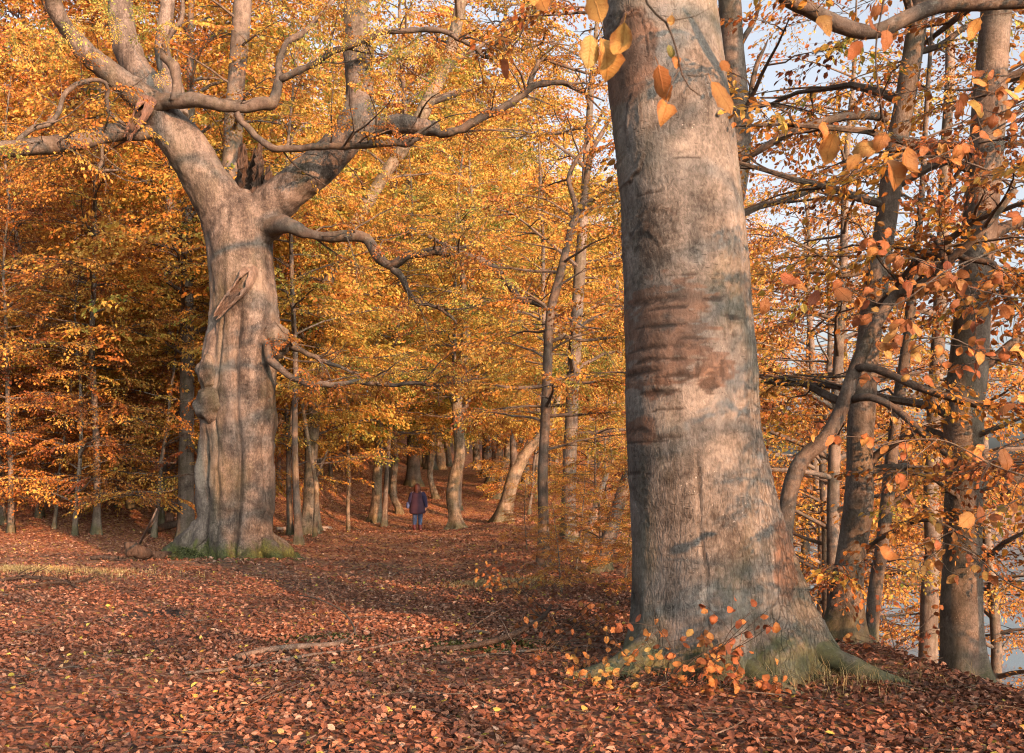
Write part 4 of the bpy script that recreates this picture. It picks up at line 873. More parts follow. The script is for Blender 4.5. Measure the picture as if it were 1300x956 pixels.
# lake bank beyond the slim trees
D_ = [(8.8, 18.2, 1, .78, .06), (5.0, 15.5, 1, .8, .08), (6.2, 19.5, 0, 1.0, .12), (7.6, 24.5, 1, 1.0, .06), (11.8, 27, 0, 1.1, -.04), (9.2, 31, 1, 1.15, .05), (12.4, 36, 1, 1.2, .05)]
for i, (x, y, m, s, ti) in enumerate(D_):
    near = y < 20
    plant(SPARSE[m], x, y, i * 2.1, s, 'thin-leaved beech on the lake bank behind the slim trunks' if near else 'thin-leaved beech lower down the lake bank', 'beeches on the bank, near row' if near else 'beeches on the bank, far row', tint=ti, name='young_beech_tree')
plant(YOUNG[1], 4.75, 5.7, .7, .55, 'unseen dense young beech just outside the right edge, shading the great trunk', 'beeches outside the frame', tint=-.05, name='young_beech_tree')  # unseen tree, placed to shade the right side of the great trunk
# neighbours outside the frame that shade the foreground
for i, (x, y, m, s) in enumerate([(9.5, -1.5, 1, 1.1), (3.4, -5.0, 1, .85), (6.9, -4.5, 1, .9), (12, 3.5, 1, 1.)]):
    plant(SPARSE[m], x, y, i * 1.9 + 1, s, 'beech standing on the bank outside the frame', 'beeches outside the frame', tint=0, name='young_beech_tree')

ORD = ['first', 'second', 'third', 'fourth', 'fifth', 'sixth', 'seventh', 'eighth', 'ninth', 'tenth']
def rank(group, phrase, limit=10):
    """give the nearest members of a group labels by their place from left to right"""
    m = sorted([o for o in bpy.data.objects if o.get('group') == group], key=lambda o: o.location.y)[:limit]
    for i, o in enumerate(sorted(m, key=lambda o: o.location.x / o.location.y)): o['label'] = phrase % ORD[i]
rank('beeches on the bank, near row', 'thin-leaved beech on the lake bank, %s from the great trunk in the near row')
rank('beeches on the bank, far row', 'thin-leaved beech lower on the lake bank, %s from the great trunk in the far row')
rank('thicket left of the old beech', 'young copper beech, %s from the left along the front of the left thicket')
rank('golden undergrowth beyond the path', 'young golden beech past the bank edge, %s from the left at the front')
rank('thicket beside the path', 'young golden beech, %s from the left between the old beech and the path')
rank('wood behind the old beech', 'tall rust-orange beech, %s from the left in the front rank behind the old beech')
rank('wood behind the path', 'tall golden beech, %s from the left in the front rank behind the path')

# ------------------------------------------------------------------ fallen leaves
def curled_leaf(seed, droop=.12):
    r = np.random.default_rng(seed); n = 9; t = np.linspace(0, 1, n + 1)
    w = .325 * np.sin(np.pi * np.clip(t, 0, 1) ** .86) ** .72 * r.uniform(.78, 1.08) * (1 + .10 * r.normal(0, 1, n + 1)) + .004
    bend = r.uniform(-1.0, 1.0); cup = r.uniform(-.5, .7); tw = r.uniform(-1.0, 1.0)
    V = []
    for i, a in enumerate(t):
        z0 = bend * (a - .5) ** 2 * 1.2 + .03 * math.sin(a * 8 + seed)
        for s in (-1, 0, 1):
            x = s * w[i] * (1 + .035 * (i % 2) + .05 * math.sin(i * 1.9 + seed * 2 + s)); z = z0 + cup * abs(x) * (1 if s else 0) + tw * x * (a - .5) + .02 * ((i % 2) * abs(s))
            V.append((x, a - .5, z))
    Q = []
    for i in range(n):
        for s in (0, 1): a = i * 3 + s; Q.append((a, a + 1, a + 4, a + 3))
    k = len(V); V += [(-.012, -.5, V[1][2]), (.012, -.5, V[1][2]), (.012, -.72, V[1][2] + .05), (-.012, -.72, V[1][2] + .05)]; Q.append((k, k + 1, k + 2, k + 3))
    return np.array(V), np.array(Q)
CURL = [curled_leaf(s) for s in range(10)]
def leaf_meshes(mat, tints, name):
    out = []
    for s, (V, Q) in enumerate(CURL):
        for ti in tints: out.append(mesh_from(name, V, Q, None, [mat], None, True, {'tint': np.full(len(V), ti)}))
    return out
FALLEN = leaf_meshes(M_LITTER_BIG, [.30, .48, .62, .78], 'fallen_leaf'); BIGLEAF = leaf_meshes(M_LEAF_BIG, [.28, .42, .55], 'leaf')
r = np.random.default_rng(44)
def ground_normal(x, y):
    e = .05; return np.stack([-(gz(x + e, y) - gz(x - e, y)) / (2 * e), -(gz(x, y + e) - gz(x, y - e)) / (2 * e), np.ones_like(x)], 1)
def litter_xy(n, y0, y1, margin=1.0, power=1.):
    y = y0 + (y1 - y0) * r.uniform(0, 1, n) ** power; x = r.uniform(-1, 1, n) * (.53 * y + margin); return x, y
# single leaves, the ones that show largest
x, y = litter_xy(340, 6.0, 8.6, .0); n_done = 0
for k in range(340):
    if n_done >= 300: break
    if math.hypot(x[k] - RB[0], y[k] - RB[1]) < .95: continue
    o = link('fallen_leaf', FALLEN[int(r.integers(0, len(FALLEN)))], ground)
    s = r.uniform(.045, .072); o.scale = (s, s, s); o.location = (x[k], y[k], float(gz(x[k], y[k])) + .034 + r.uniform(0, .022))
    o.rotation_euler = (r.normal(0, .38), r.normal(0, .38), r.uniform(0, 6.28)); n_done += 1
def litter_mesh(n, y0, y1, size, tmpl, power=1., keep=None, lift=.014, tilt=.38, margin=1.5):
    x, y = litter_xy(n, y0, y1, margin, power)
    cov = fbm(np.stack([x * .55, y * .55, x * 0], 1), 3)
    bare = smooth(-.2, .55, cov + .35 * smooth(12, 22, y) + .35 * smooth(1.0, 3.5, x))
    k = (r.uniform(0, 1, n) < .42 + .58 * bare) & (np.hypot(x - RB[0], y - RB[1]) > .62) & (np.hypot(x - LB[0], y - LB[1]) > .95) & (gz(x, y) > LAKE_Z + .05)
    x, y = x[k], y[k]; n = len(x); z = gz(x, y) + r.uniform(0, lift, n)
    nrm = ground_normal(x, y); nrm = nrm / np.linalg.norm(nrm, axis=1)[:, None]; nrm = nrm + r.normal(0, tilt, (n, 3)); nrm[:, 2] = np.abs(nrm[:, 2]) + .15
    a = r.uniform(0, 6.28, n); dv = np.stack([np.cos(a), np.sin(a), a * 0], 1); dv -= nrm * (np.sum(dv * nrm, 1) / np.sum(nrm * nrm, 1))[:, None]
    R = rot_frames(dv, nrm); g = Geo(); pick = r.integers(0, len(tmpl), n); ti = np.clip(r.normal(.42, .23, n) + .12 * noise3(np.stack([x * .6, y * .6, x * 0], 1)), 0, 1)
    sz = size * r.uniform(.7, 1.25, n)
    for q in range(len(tmpl)):
        s = np.nonzero(pick == q)[0]; V, Q, m = place(tmpl[q], np.stack([x, y, z + sz * .12], 1)[s], R[s], sz[s]); g.add(V, Q, None, 0, np.repeat(ti[s], m))
    return g
def curl6(s):
    rr = np.random.default_rng(s); V = LEAF6[0].copy(); V[:, 1] -= .5; V[[1, 2, 4, 5], 2] *= rr.uniform(-1.5, 3.5); V[[0, 3], 2] += rr.uniform(-.1, .25); return V, LEAF6[1]
C6 = [curl6(s) for s in range(8)]
C4 = []
for s_ in range(6):
    v_ = LEAF4[0].copy(); v_[:, 1] -= .5; v_[[1, 3], 2] = np.random.default_rng(s_).uniform(-.15, .3); C4.append((v_, LEAF4[1]))
gl = litter_mesh(62000, 5.2, 10.5, .053, C6, 1.1, lift=.045, tilt=.55); gl2 = litter_mesh(95000, 10, 17, .060, C4, 1.0, lift=.04, tilt=.5)
for V_, Q_, t_ in zip(gl2.V, [a - b for a, b in zip(gl2.Q, np.cumsum([0] + [len(v) for v in gl2.V[:-1]]))], gl2.t): gl.add(V_, Q_, None, 0, t_)
o = link('leaf_litter', gl.mesh('leaf_litter_near', [M_LITTER], smoothed=False, tint=True), None, kind='stuff', label='carpet of russet fallen leaves on the near ground', category='leaf litter')
o = link('leaf_litter', litter_mesh(150000, 16.5, 56, .080, C4, .8, lift=.04, tilt=.45, margin=2).mesh('leaf_litter_far', [M_LITTER], smoothed=False, tint=True), None, kind='stuff', label='carpet of russet fallen leaves along the path and under the trees', category='leaf litter')

# small twigs, husks and bits among the leaves
g = Geo(); n = 1500; x, y = litter_xy(n, 5.4, 20, 1.); z = gz(x, y) + r.uniform(.015, .06, n); a = r.uniform(0, 6.28, n)
for k in range(n):
    L = r.uniform(.05, .38) * (1 if r.uniform() < .8 else 1.8); d1 = np.array([math.cos(a[k]), math.sin(a[k]), r.normal(0, .12)]); p0 = np.array([x[k], y[k], z[k]]); p1 = p0 + d1 * L * .5; d2 = d1 + r.normal(0, .3, 3) * [1, 1, .3]
    V, Q, T = tube(np.array([p0, p1, p1 + d2 * L * .5]), np.array([1, .8, .5]) * r.uniform(.002, .006), 4, None, 0, caps=False); g.add(V, Q, None, 0)
link('twig_litter', g.mesh('twig_litter', [M_BARK_D], smoothed=False), None, kind='stuff', label='scattered small dead twigs among the fallen leaves', category='twigs')

# ------------------------------------------------------------------ grass, moss
def blades(n, cx, cy, rx, ry, h, tint, lean=.5, w=.004):
    g = Geo(); x = cx + r.normal(0, rx * .5, n); y = cy + r.normal(0, ry * .5, n); z = gz(x, y) - .01
    a = r.uniform(0, 6.28, n); hh = h * r.uniform(.5, 1.2, n); l = lean * r.uniform(.2, 1.4, n)
    dx, dy = np.cos(a), np.sin(a); B = np.stack([x, y, z], 1); S = np.stack([-dy, dx, dx * 0], 1) * w
    pts = []
    for f, ww in ((0, 1.), (.55, .8), (1., .1)):
        c = B + np.stack([dx * l * hh * f * f, dy * l * hh * f * f, hh * (f - .35 * l * f * f)], 1); pts += [c - S * ww, c + S * ww]
    V = np.stack(pts, 1).reshape(-1, 3); b = (np.arange(n) * 6)[:, None]
    Q = np.concatenate([b + np.array([[0, 1, 3, 2]]), b + np.array([[2, 3, 5, 4]])])
    g.add(V, Q, None, 0, np.repeat(np.clip(r.normal(tint, .18, n), 0, 1), 6)); return g
def grass(label, n, cx, cy, rx, ry, h, tint, **k):
    return link('grass', blades(n, cx, cy, rx, ry, h, tint, **k).mesh('grass', [M_GRASS], smoothed=False, tint=True), None, kind='stuff', label=label, category='grass')
p = P(1040, 850, 8.0); grass('dry tawny grass at the foot of the great beech', 520, p[0], 7.8, .9, .5, .24, .8, lean=1.3, w=.0022)
p = P(60, 755, 16.5); grass('strip of short yellow grass in front of the left thicket', 5000, p[0] - .3, 15.6, 2.2, .7, .12, .72)
p = P(630, 735, 15); grass('small tawny grass patch beside the path', 1200, p[0], 15.5, .9, .5, .12, .8)
def moss_mound(label, px, py, Y, rx, ry, h, n=2200):
    c = P(px, py, Y); g = Geo(); a = r.uniform(0, 6.28, n); d = np.sqrt(r.uniform(0, 1, n)); x = c[0] + np.cos(a) * d * rx; y = Y + np.sin(a) * d * ry
    z = gz(x, y) + h * (1 - d ** 2) * (.7 + .5 * noise3(np.stack([x * 4, y * 4, x * 0], 1)))
    up = np.stack([np.cos(a) * d, np.sin(a) * d, np.ones(n)], 1) + r.normal(0, .35, (n, 3)); dv = r.normal(0, 1, (n, 3)); V, Q, m = place(LEAF4, np.stack([x, y, z], 1), rot_frames(dv, up), r.uniform(.018, .045, n))
    g.add(V, Q, None, 0, np.repeat(r.uniform(0, 1, n), m))
    # the cushion under the fronds
    k = 10; th = np.arange(24) / 24 * 6.283; rr = np.linspace(0, 1, k); xx = c[0] + np.outer(rr, np.cos(th)) * rx; yy = Y + np.outer(rr, np.sin(th)) * ry
    zz = gz(xx, yy) + (h * (1 - rr ** 2))[:, None] * .9 - .02; i = np.arange(k - 1)[:, None] * 24; j = np.arange(24)[None]; j2 = (j + 1) % 24
    g.add(np.stack([xx, yy, zz], -1).reshape(-1, 3), np.stack([i + j, i + 24 + j, i + 24 + j2, i + j2], -1).reshape(-1, 4), None, 0, .2)
    return link('moss', g.mesh('moss', [M_MOSS], smoothed=False, tint=True), None, kind='stuff', label=label, category='moss')
moss_mound('green moss cushion at the left foot of the old beech', 238, 722, 19.6, .42, .3, .22)
moss_mound('moss patch on the ground between the long fallen sticks', 410, 815, 9.9, .7, .35, .035, 2600)
moss_mound('moss patch in front of the fallen bough in the middle', 605, 825, 9.4, .7, .3, .035, 2600)

# ------------------------------------------------------------------ fallen wood
def stick(name, label, path, Y, mat=M_LOG, seg=9, twigs=0, lift=0., group=None, cat='branch', follow=True, seed=0, leafy=0):
    rr = np.random.default_rng(500 + seed); q = []; rad = []
    for a in path:
        px, py, w = a[:3]; h = a[3] if len(a) > 3 else 0
        # depth where the line of sight meets the ground (raised by h)
        Yd = Y
        for _ in range(30):
            zz = float(gz((px - 650) / FPX * Yd, Yd)) + h; Yd = min(Y * 1.25, max(Y * .75, .6 * Yd + .4 * min(70, (CAMH - zz) * FPX / max(8, py - HORY))))
        pt = P(px, py, Yd); pt[2] = float(gz(pt[0], pt[1])) + h + .4 * w / FPX * Yd + (.035 if Yd < 16 else .02); q.append(pt); rad.append(w * (.36 if Yd < 16 else .5) / FPX * Yd)
    q = np.array(q); p2, r2 = resample(q, rad, .06); base = p2[0].copy(); o = thing(name, label, cat, base, group)
    g = Geo(); V, Q, T = tube(p2, r2, seg, None, .42 if mat is M_ROT and seg > 12 else .16, 3.5 if mat is M_ROT and seg > 12 else 1.6, seed=seed); g.add(V, Q, T); link('stem', g.mesh('stem', [mat], base), o)
    for i in range(twigs):
        k = int(rr.uniform(.1, .95) * (len(p2) - 2)); d = p2[k + 1] - p2[k]; d /= np.linalg.norm(d); a = rr.choice([-1, 1]) * rr.uniform(.5, 1.1); L = rr.uniform(.15, .55)
        v = np.array([d[0] * math.cos(a) - d[1] * math.sin(a), d[0] * math.sin(a) + d[1] * math.cos(a), rr.uniform(0, .7)]); pts = [p2[k]]
        for s in range(4): v = v + rr.normal(0, .2, 3); v /= np.linalg.norm(v); pts.append(pts[-1] + v * L / 4)
        g = Geo(); V, Q, T = tube(np.array(pts), np.linspace(min(.008, r2[k] * .6), .002, 5), 5, None, 0); g.add(V, Q, T); link('twig', g.mesh('twig', [mat], base), o)
    return o
stick('fallen_branch', 'long grey fallen branch lying across the near ground', [(300, 842, 9), (345, 833, 10), (385, 829, 10), (425, 826, 9), (440, 820, 7)], 9, twigs=4, seed=1)
stick('fallen_branch', 'thin pale stick lying in front of the long grey branch', [(235, 862, 5), (300, 856, 6), (345, 849, 6), (400, 838, 6), (460, 832, 5), (505, 822, 5), (535, 815, 4)], 9, twigs=5, seed=2)
stick('fallen_branch', 'dark curved fallen bough arching up from the leaves in the middle', [(548, 832, 8), (590, 830, 10), (630, 822, 11, .03), (665, 808, 10, .08), (690, 790, 8, .14), (700, 775, 6, .18)], 9.5, M_ROT, twigs=6, seed=3)
stick('fallen_branch', 'short dark stick lying behind the curved bough', [(588, 811, 5), (605, 808, 6), (622, 810, 5)], 10, M_BARK_D, twigs=1, seed=4)
stick('fallen_branch', 'slender bare twig sticking up from the leaves near the long branch', [(452, 812, 3.5), (446, 795, 3.5, .06), (430, 778, 3, .14), (405, 766, 2.5, .2), (380, 760, 2, .22)], 10, M_BARK_D, twigs=5, seed=5)
stick('fallen_branch', 'straight dark stick in the leaf litter left of the great beech', [(560, 848, 4), (620, 838, 5), (680, 832, 5), (740, 822, 4)], 9, M_BARK_D, twigs=4, seed=6)
stick('fallen_branch', 'pale weathered root end by the great beech', [(930, 862, 12), (945, 855, 11, .04), (962, 866, 8, .02)], 7.9, M_LOG, twigs=0, seed=7)
stick('fallen_log', 'dark rotten log end beside the old beech roots', [(228, 707, 8), (205, 710, 9, .01), (190, 710, 12, .02), (176, 709, 16, .05), (167, 705, 17, .12), (160, 692, 4, .32)], 21, M_ROT, 18, 0, seed=8, cat='log')
stick('fallen_branch', 'bleached stick rising from the rotten log', [(174, 700, 3, .1), (182, 684, 3, .45), (192, 670, 2.6, .8), (199, 658, 2, 1.0)], 21.5, M_LOG, twigs=2, seed=9)
stick('fallen_log', 'low log lying behind the old beech on the left', [(190, 679, 9), (210, 672, 9, .1), (228, 668, 8, .2)], 30, M_ROT, 10, 2, seed=10, cat='log')
stick('fallen_log', 'sawn log propped level behind the old beech', [(212, 652, 12, .65), (228, 653, 12, .65), (244, 654, 12, .62)], 31, M_LOG, 12, 0, seed=11, cat='log')
stick('fallen_log', 'upright rust coloured log supporting the propped log', [(214, 673, 11), (216, 660, 11, .35), (217, 646, 10, .7)], 31.5, M_RAW, 12, 0, seed=12, cat='log')
stick('fallen_branch', 'low dead branch in the litter before the left thicket', [(115, 718, 5), (130, 716, 6), (150, 717, 6)], 25, M_ROT, 8, 1, seed=13)
stick('fallen_branch', 'tangle of dead twigs at the far left', [(0, 742, 5), (30, 738, 6), (60, 740, 6), (95, 744, 5), (118, 738, 4)], 18, M_ROT, 8, 9, seed=14)
stick('fallen_branch', 'dead branch with upright snags left of the grass strip', [(20, 750, 4), (55, 746, 5, .05), (85, 745, 5, .03), (100, 752, 4)], 16, M_ROT, 8, 6, seed=15)
for k, (a, b) in enumerate([((352, 676), (420, 672)), ((366, 680), (412, 676))]):
    stick('fallen_branch', ['tan dead branch lying right of the old beech', 'second tan branch lying in front of it, right of the old beech'][k], [(*a, 4), ((a[0] + b[0]) / 2, a[1] - 3, 5), (*b, 4)], 34, M_PALE, 8, 3, seed=16 + k)
# brush heap on the bank between the slim trunks
for k in range(7):
    x0 = 1090 + r.uniform(-30, 30); y0 = 815 + r.uniform(-18, 10)
    stick('fallen_branch', 'dark brushwood stick heaped at the foot of the slim bank beeches', [(x0, y0, 5), (x0 + 45, y0 - 12 + r.uniform(-12, 12), 5, .08), (x0 + 100, y0 - 8 + r.uniform(-16, 16), 3, .1)], 9.6, M_BARK_D, 6, 5, group='brushwood heap on the bank', seed=30 + k)

# ------------------------------------------------------------------ beech seedlings and near twigs with single leaves
def leafy_twig(label, stems, leaves, name='beech_twig', cat='twig', size=.075, mat=M_TWIG, seed=0, tint=0., hang=.6, group=None):
    """stems: list of (points, r0); leaves: list of positions with optional size factor"""
    rr = np.random.default_rng(700 + seed); base = np.array(stems[0][0][0]); o = thing(name, label, cat, base, group)
    for pts, r0 in stems:
        p2, r2 = resample(np.array(pts), np.linspace(r0, r0 * .45, len(pts)), .03); g = Geo(); V, Q, T = tube(p2, r2, 7, None, .08, 2.); g.add(V, Q, T); link('stem', g.mesh('stem', [mat], base), o)
    for q in leaves:
        pos = np.array(q[:3]); s = size * (q[3] if len(q) > 3 else rr.uniform(.75, 1.15)); roll = q[4] if len(q) > 4 else None
        dv = Vector((rr.normal(0, .6), rr.normal(0, .4), -hang + rr.normal(0, .5))).normalized()
        nm = Vector((rr.normal(0, .5), -1 + rr.normal(0, .35), .5 + rr.normal(0, .4)))
        xx = dv.cross(nm).normalized(); zz = xx.cross(dv)
        m = Matrix((xx, dv, zz)).transposed().to_4x4()
        l = link('leaf', BIGLEAF[int(rr.integers(0, len(BIGLEAF)))], o); l['tint_shift'] = float(tint + rr.normal(0, .09))
        l.matrix_basis = Matrix.Translation(Vector(pos - base) + dv * s * .6) @ m @ Matrix.Scale(s, 4)
    return o
# twig hanging before the great trunk
def PP(l, Y): return [tuple(P(a, b, Y + (c[0] if c else 0))) for a, b, *c in l]
Yt = 1.9
leafy_twig('twig of big golden leaves hanging before the top of the great trunk', [(PP([(800, -160), (808, -60), (822, 5), (845, 28), (858, 60), (866, 95), (876, 112), (890, 122)], Yt), .0028), (PP([(808, -60), (775, -20), (762, 25), (768, 40)], Yt), .002), (PP([(845, 28), (866, 24), (884, 20), (905, 8)], Yt), .0012), (PP([(862, 88), (850, 112), (845, 125)], Yt), .0012), (PP([(872, 96), (890, 97), (905, 92)], Yt), .001)],
           [(*P(748, -18, Yt), 1.05), (*P(768, 42, Yt), 1.08), (*P(752, 38, Yt), .9), (*P(798, 30, Yt), .9), (*P(832, 78, Yt), .95), (*P(850, 122, Yt), .75), (*P(904, 96, Yt), 1.0), (*P(848, 55, Yt), .35), (*P(858, 68, Yt), .35), (*P(915, 74, Yt), .4), (*P(852, 20, Yt), .3)], seed=1, tint=.14, hang=1.6, size=.074)
leafy_twig('single rusty leaf sprig above the golden foliage near the top centre', [(PP([(700, -120), (690, -40), (668, 30), (650, 55)], 2.3), .002), (PP([(700, -120), (684, -60), (682, -10)], 2.3), .002)], [(*P(655, 52, 2.3), .8), (*P(640, 70, 2.3), .65), (*P(684, -8, 2.3), .8), (*P(675, -20, 2.3), .7), (*P(720, -10, 2.3), .6)], seed=2, tint=0, hang=.6)
Yb = 2.5
leafy_twig('clump of orange leaves hanging at the upper right before the bank trees', [(PP([(1150, -160), (1128, -30), (1112, 60), (1118, 130), (1126, 170)], Yb), .003), (PP([(1118, 130), (1098, 150), (1078, 165)], Yb), .0015), (PP([(1126, 165), (1138, 175), (1150, 185)], Yb), .0015)],
           [(*P(1128, 195, Yb), 1.1), (*P(1142, 190, Yb), 1.05), (*P(1118, 182, Yb), .95), (*P(1126, 162, Yb), .75), (*P(1060, 165, Yb), 1.05), (*P(1092, 190, Yb), .75), (*P(1050, 150, Yb), .7), (*P(1098, 18, Yb), .9), (*P(1096, 50, Yb), .75), (*P(1128, 35, Yb), .75), (*P(1040, 15, Yb), .8), (*P(1130, 0, Yb), .7)], seed=3, tint=.02, hang=.9)
leafy_twig('sprig of brown leaves before the stout right-edge beech', [(PP([(1340, 60), (1290, 90), (1255, 120), (1240, 135)], 3.), .003), (PP([(1340, 0), (1290, 15), (1245, 20)], 3.), .002)], [(*P(1232, 138, 3.), 1.2), (*P(1245, 20, 3.), .9), (*P(1255, 108, 3.), .7), (*P(1300, 60, 3.), .9), (*P(1275, 110, 3.), .8), (*P(1215, 40, 3.), .6)], seed=4, tint=.06, hang=.3)
leafy_twig('pair of blurred leaves on a thin twig beside the great trunk', [(PP([(1080, 300), (1040, 330), (1005, 345), (985, 350)], 3.2), .0025)], [(*P(988, 348, 3.2), 1.), (*P(1006, 352, 3.2), .9), (*P(1060, 362, 3.2), 1.05), (*P(1040, 366, 3.2), .8), (*P(975, 375, 3.2), .8)], seed=5, tint=-.02, hang=.6)
leafy_twig('red-brown sprig low at the right edge', [(PP([(1340, 540), (1300, 565), (1270, 570), (1245, 610)], 3.2), .003), (PP([(1270, 570), (1248, 600), (1240, 650)], 3.2), .002)], [(*P(1272, 562, 3.2), 1.1), (*P(1240, 650, 3.2), 1.1), (*P(1245, 640, 3.2), .8), (*P(1300, 510, 3.2), 1.1), (*P(1285, 505, 3.2), .9)], seed=6, tint=-.08, hang=.7)
leafy_twig('single round orange leaf on a long thin twig between the bank trunks', [(PP([(1340, 610), (1250, 655), (1170, 690), (1110, 698)], 3.2), .0022)], [(*P(1110, 697, 3.2), .95), (*P(1190, 684, 3.2), .5)], seed=16, tint=.02, hang=.8)
# leafy branches between the bank trees, each leaf its own
for k, (line, Y, nl) in enumerate([([(1320, 300), (1260, 320), (1200, 345), (1150, 380), (1110, 400)], 5.2, 60), ([(1320, 380), (1270, 375), (1220, 360), (1170, 330), (1130, 330)], 5.6, 60), ([(1320, 610), (1260, 590), (1200, 560), (1140, 560), (1100, 570)], 5.8, 40), ([(1320, 470), (1260, 455), (1210, 430), (1170, 430)], 5.4, 40), ([(1330, 760), (1280, 740), (1230, 700), (1190, 690), (1150, 700)], 6.4, 40), ([(1330, 120), (1270, 160), (1210, 190), (1150, 215)], 5.6, 40)]):
    rr = np.random.default_rng(60 + k); ln = PP(line, Y); pl, _ = resample(np.array(ln), np.ones(len(ln)), .05); stems = [(ln, .006)]; lv = []
    for i in range(9):
        j = int(rr.uniform(.1, .95) * (len(pl) - 1)); q = [pl[j]]; v = np.array([rr.normal(-.5, .5), rr.normal(0, .7), rr.normal(.0, .6)]); v /= np.linalg.norm(v); L = rr.uniform(.2, .55)
        for s in range(4): v = v + rr.normal(0, .25, 3); v /= np.linalg.norm(v); q.append(q[-1] + v * L / 4)
        stems.append(([tuple(a) for a in q], .0028))
        for s in range(nl // 9): a = rr.uniform(.25, 1) * 4; b = min(int(a), 3); lv.append(tuple(q[b] + (q[b + 1] - q[b]) * (a - b)))
    leafy_twig(['rust-leaved bough tip reaching in at the right above the branch fork', 'copper-leaved bough tip crossing the stout right beech', 'thin leafy bough tip crossing between the bank trunks low down', 'leafy bough tip at the right edge at mid height', 'sparse leafy bough tip low over the lake bank', 'sparse leafy bough tip high at the right edge'][k], stems, lv, name='beech_bough', cat='bough', seed=60 + k, tint=[-.04, -.1, 0, .02, .06, .04][k], hang=.7, mat=M_BARK_D)
# the seedling at the great trunk's foot
def seedling(label, px, py, Y, n, nl, h, spread, seed, tint, size=.07):
    rr = np.random.default_rng(900 + seed); b = P(px, py, Y); b[2] = float(gz(b[0], b[1])); stems = []; lv = []
    for i in range(n):
        a = rr.uniform(0, 6.28); v = np.array([math.cos(a) * spread, math.sin(a) * spread * .7 - .1, 1.]); q = [b + np.array([rr.normal(0, .05), rr.normal(0, .05), -.03])]; L = h * rr.uniform(.6, 1.1)
        v /= np.linalg.norm(v)
        for s in range(5): v = v + rr.normal(0, .16, 3) + np.array([math.cos(a), math.sin(a), 0]) * .1; v /= np.linalg.norm(v); q.append(q[-1] + v * L / 5)
        stems.append(([tuple(t) for t in q], .0045)); q = np.array(q)
        for j in range(3):
            k = rr.integers(1, 5); w = v * .4 + rr.normal(0, .7, 3); w[2] *= .5; w /= np.linalg.norm(w); l2 = L * .4; q2 = np.array([q[k], q[k] + w * l2 * .5 + [0, 0, .01], q[k] + w * l2]); stems.append(([tuple(t) for t in q2], .002))
            for m in range(max(1, nl // n // 4)): lv.append(tuple(q2[1] + (q2[2] - q2[1]) * rr.uniform(-.4, 1)))
        for m in range(max(1, nl // n // 4)): f = rr.uniform(.35, 1) * 5; k = min(int(f), 4); lv.append(tuple(q[k] + (q[k + 1] - q[k]) * (f - k)))
    return leafy_twig(label, stems, lv, name='beech_seedling', cat='seedling', size=size, seed=seed, tint=tint, hang=.25)
seedling('orange-leaved beech seedling growing before the foot of the great trunk', 850, 850, 7.35, 9, 110, .95, 1.05, 1, -.10, .074)
seedling('orange-leaved seedling right of it, before the great trunk', 910, 862, 7.3, 8, 72, .6, 1.1, 2, -.10, .072)
seedling('small seedling with yellow-green leaves left of the great trunk foot', 768, 850, 7.5, 6, 50, .6, 1., 3, .2, .07)
seedling('low russet seedling beside the grass at the great trunk foot', 1000, 870, 7.2, 4, 26, .3, 1.0, 4, -.06)
seedling('brambly russet seedling at the bank edge left of the great trunk', 715, 770, 10.5, 9, 110, .9, 1., 5, -.12)
seedling('pale tawny seedling on the bank edge under the slim forked beech', 665, 725, 14, 9, 110, 1.0, 1., 6, .05)

seedling('wispy bare-twigged shoot spreading left from the great trunk into the centre', 690, 800, 9.0, 8, 44, .85, 1.5, 7, -.16, .07)
seedling('low wispy shoot with few pale leaves before the curved bough', 735, 835, 8.1, 7, 40, .55, 1.6, 8, -.1, .07)
seedling('sparse russet shoot on the bank below the slim trunks', 1120, 830, 9.3, 7, 60, .7, 1.3, 9, -.14, .07)

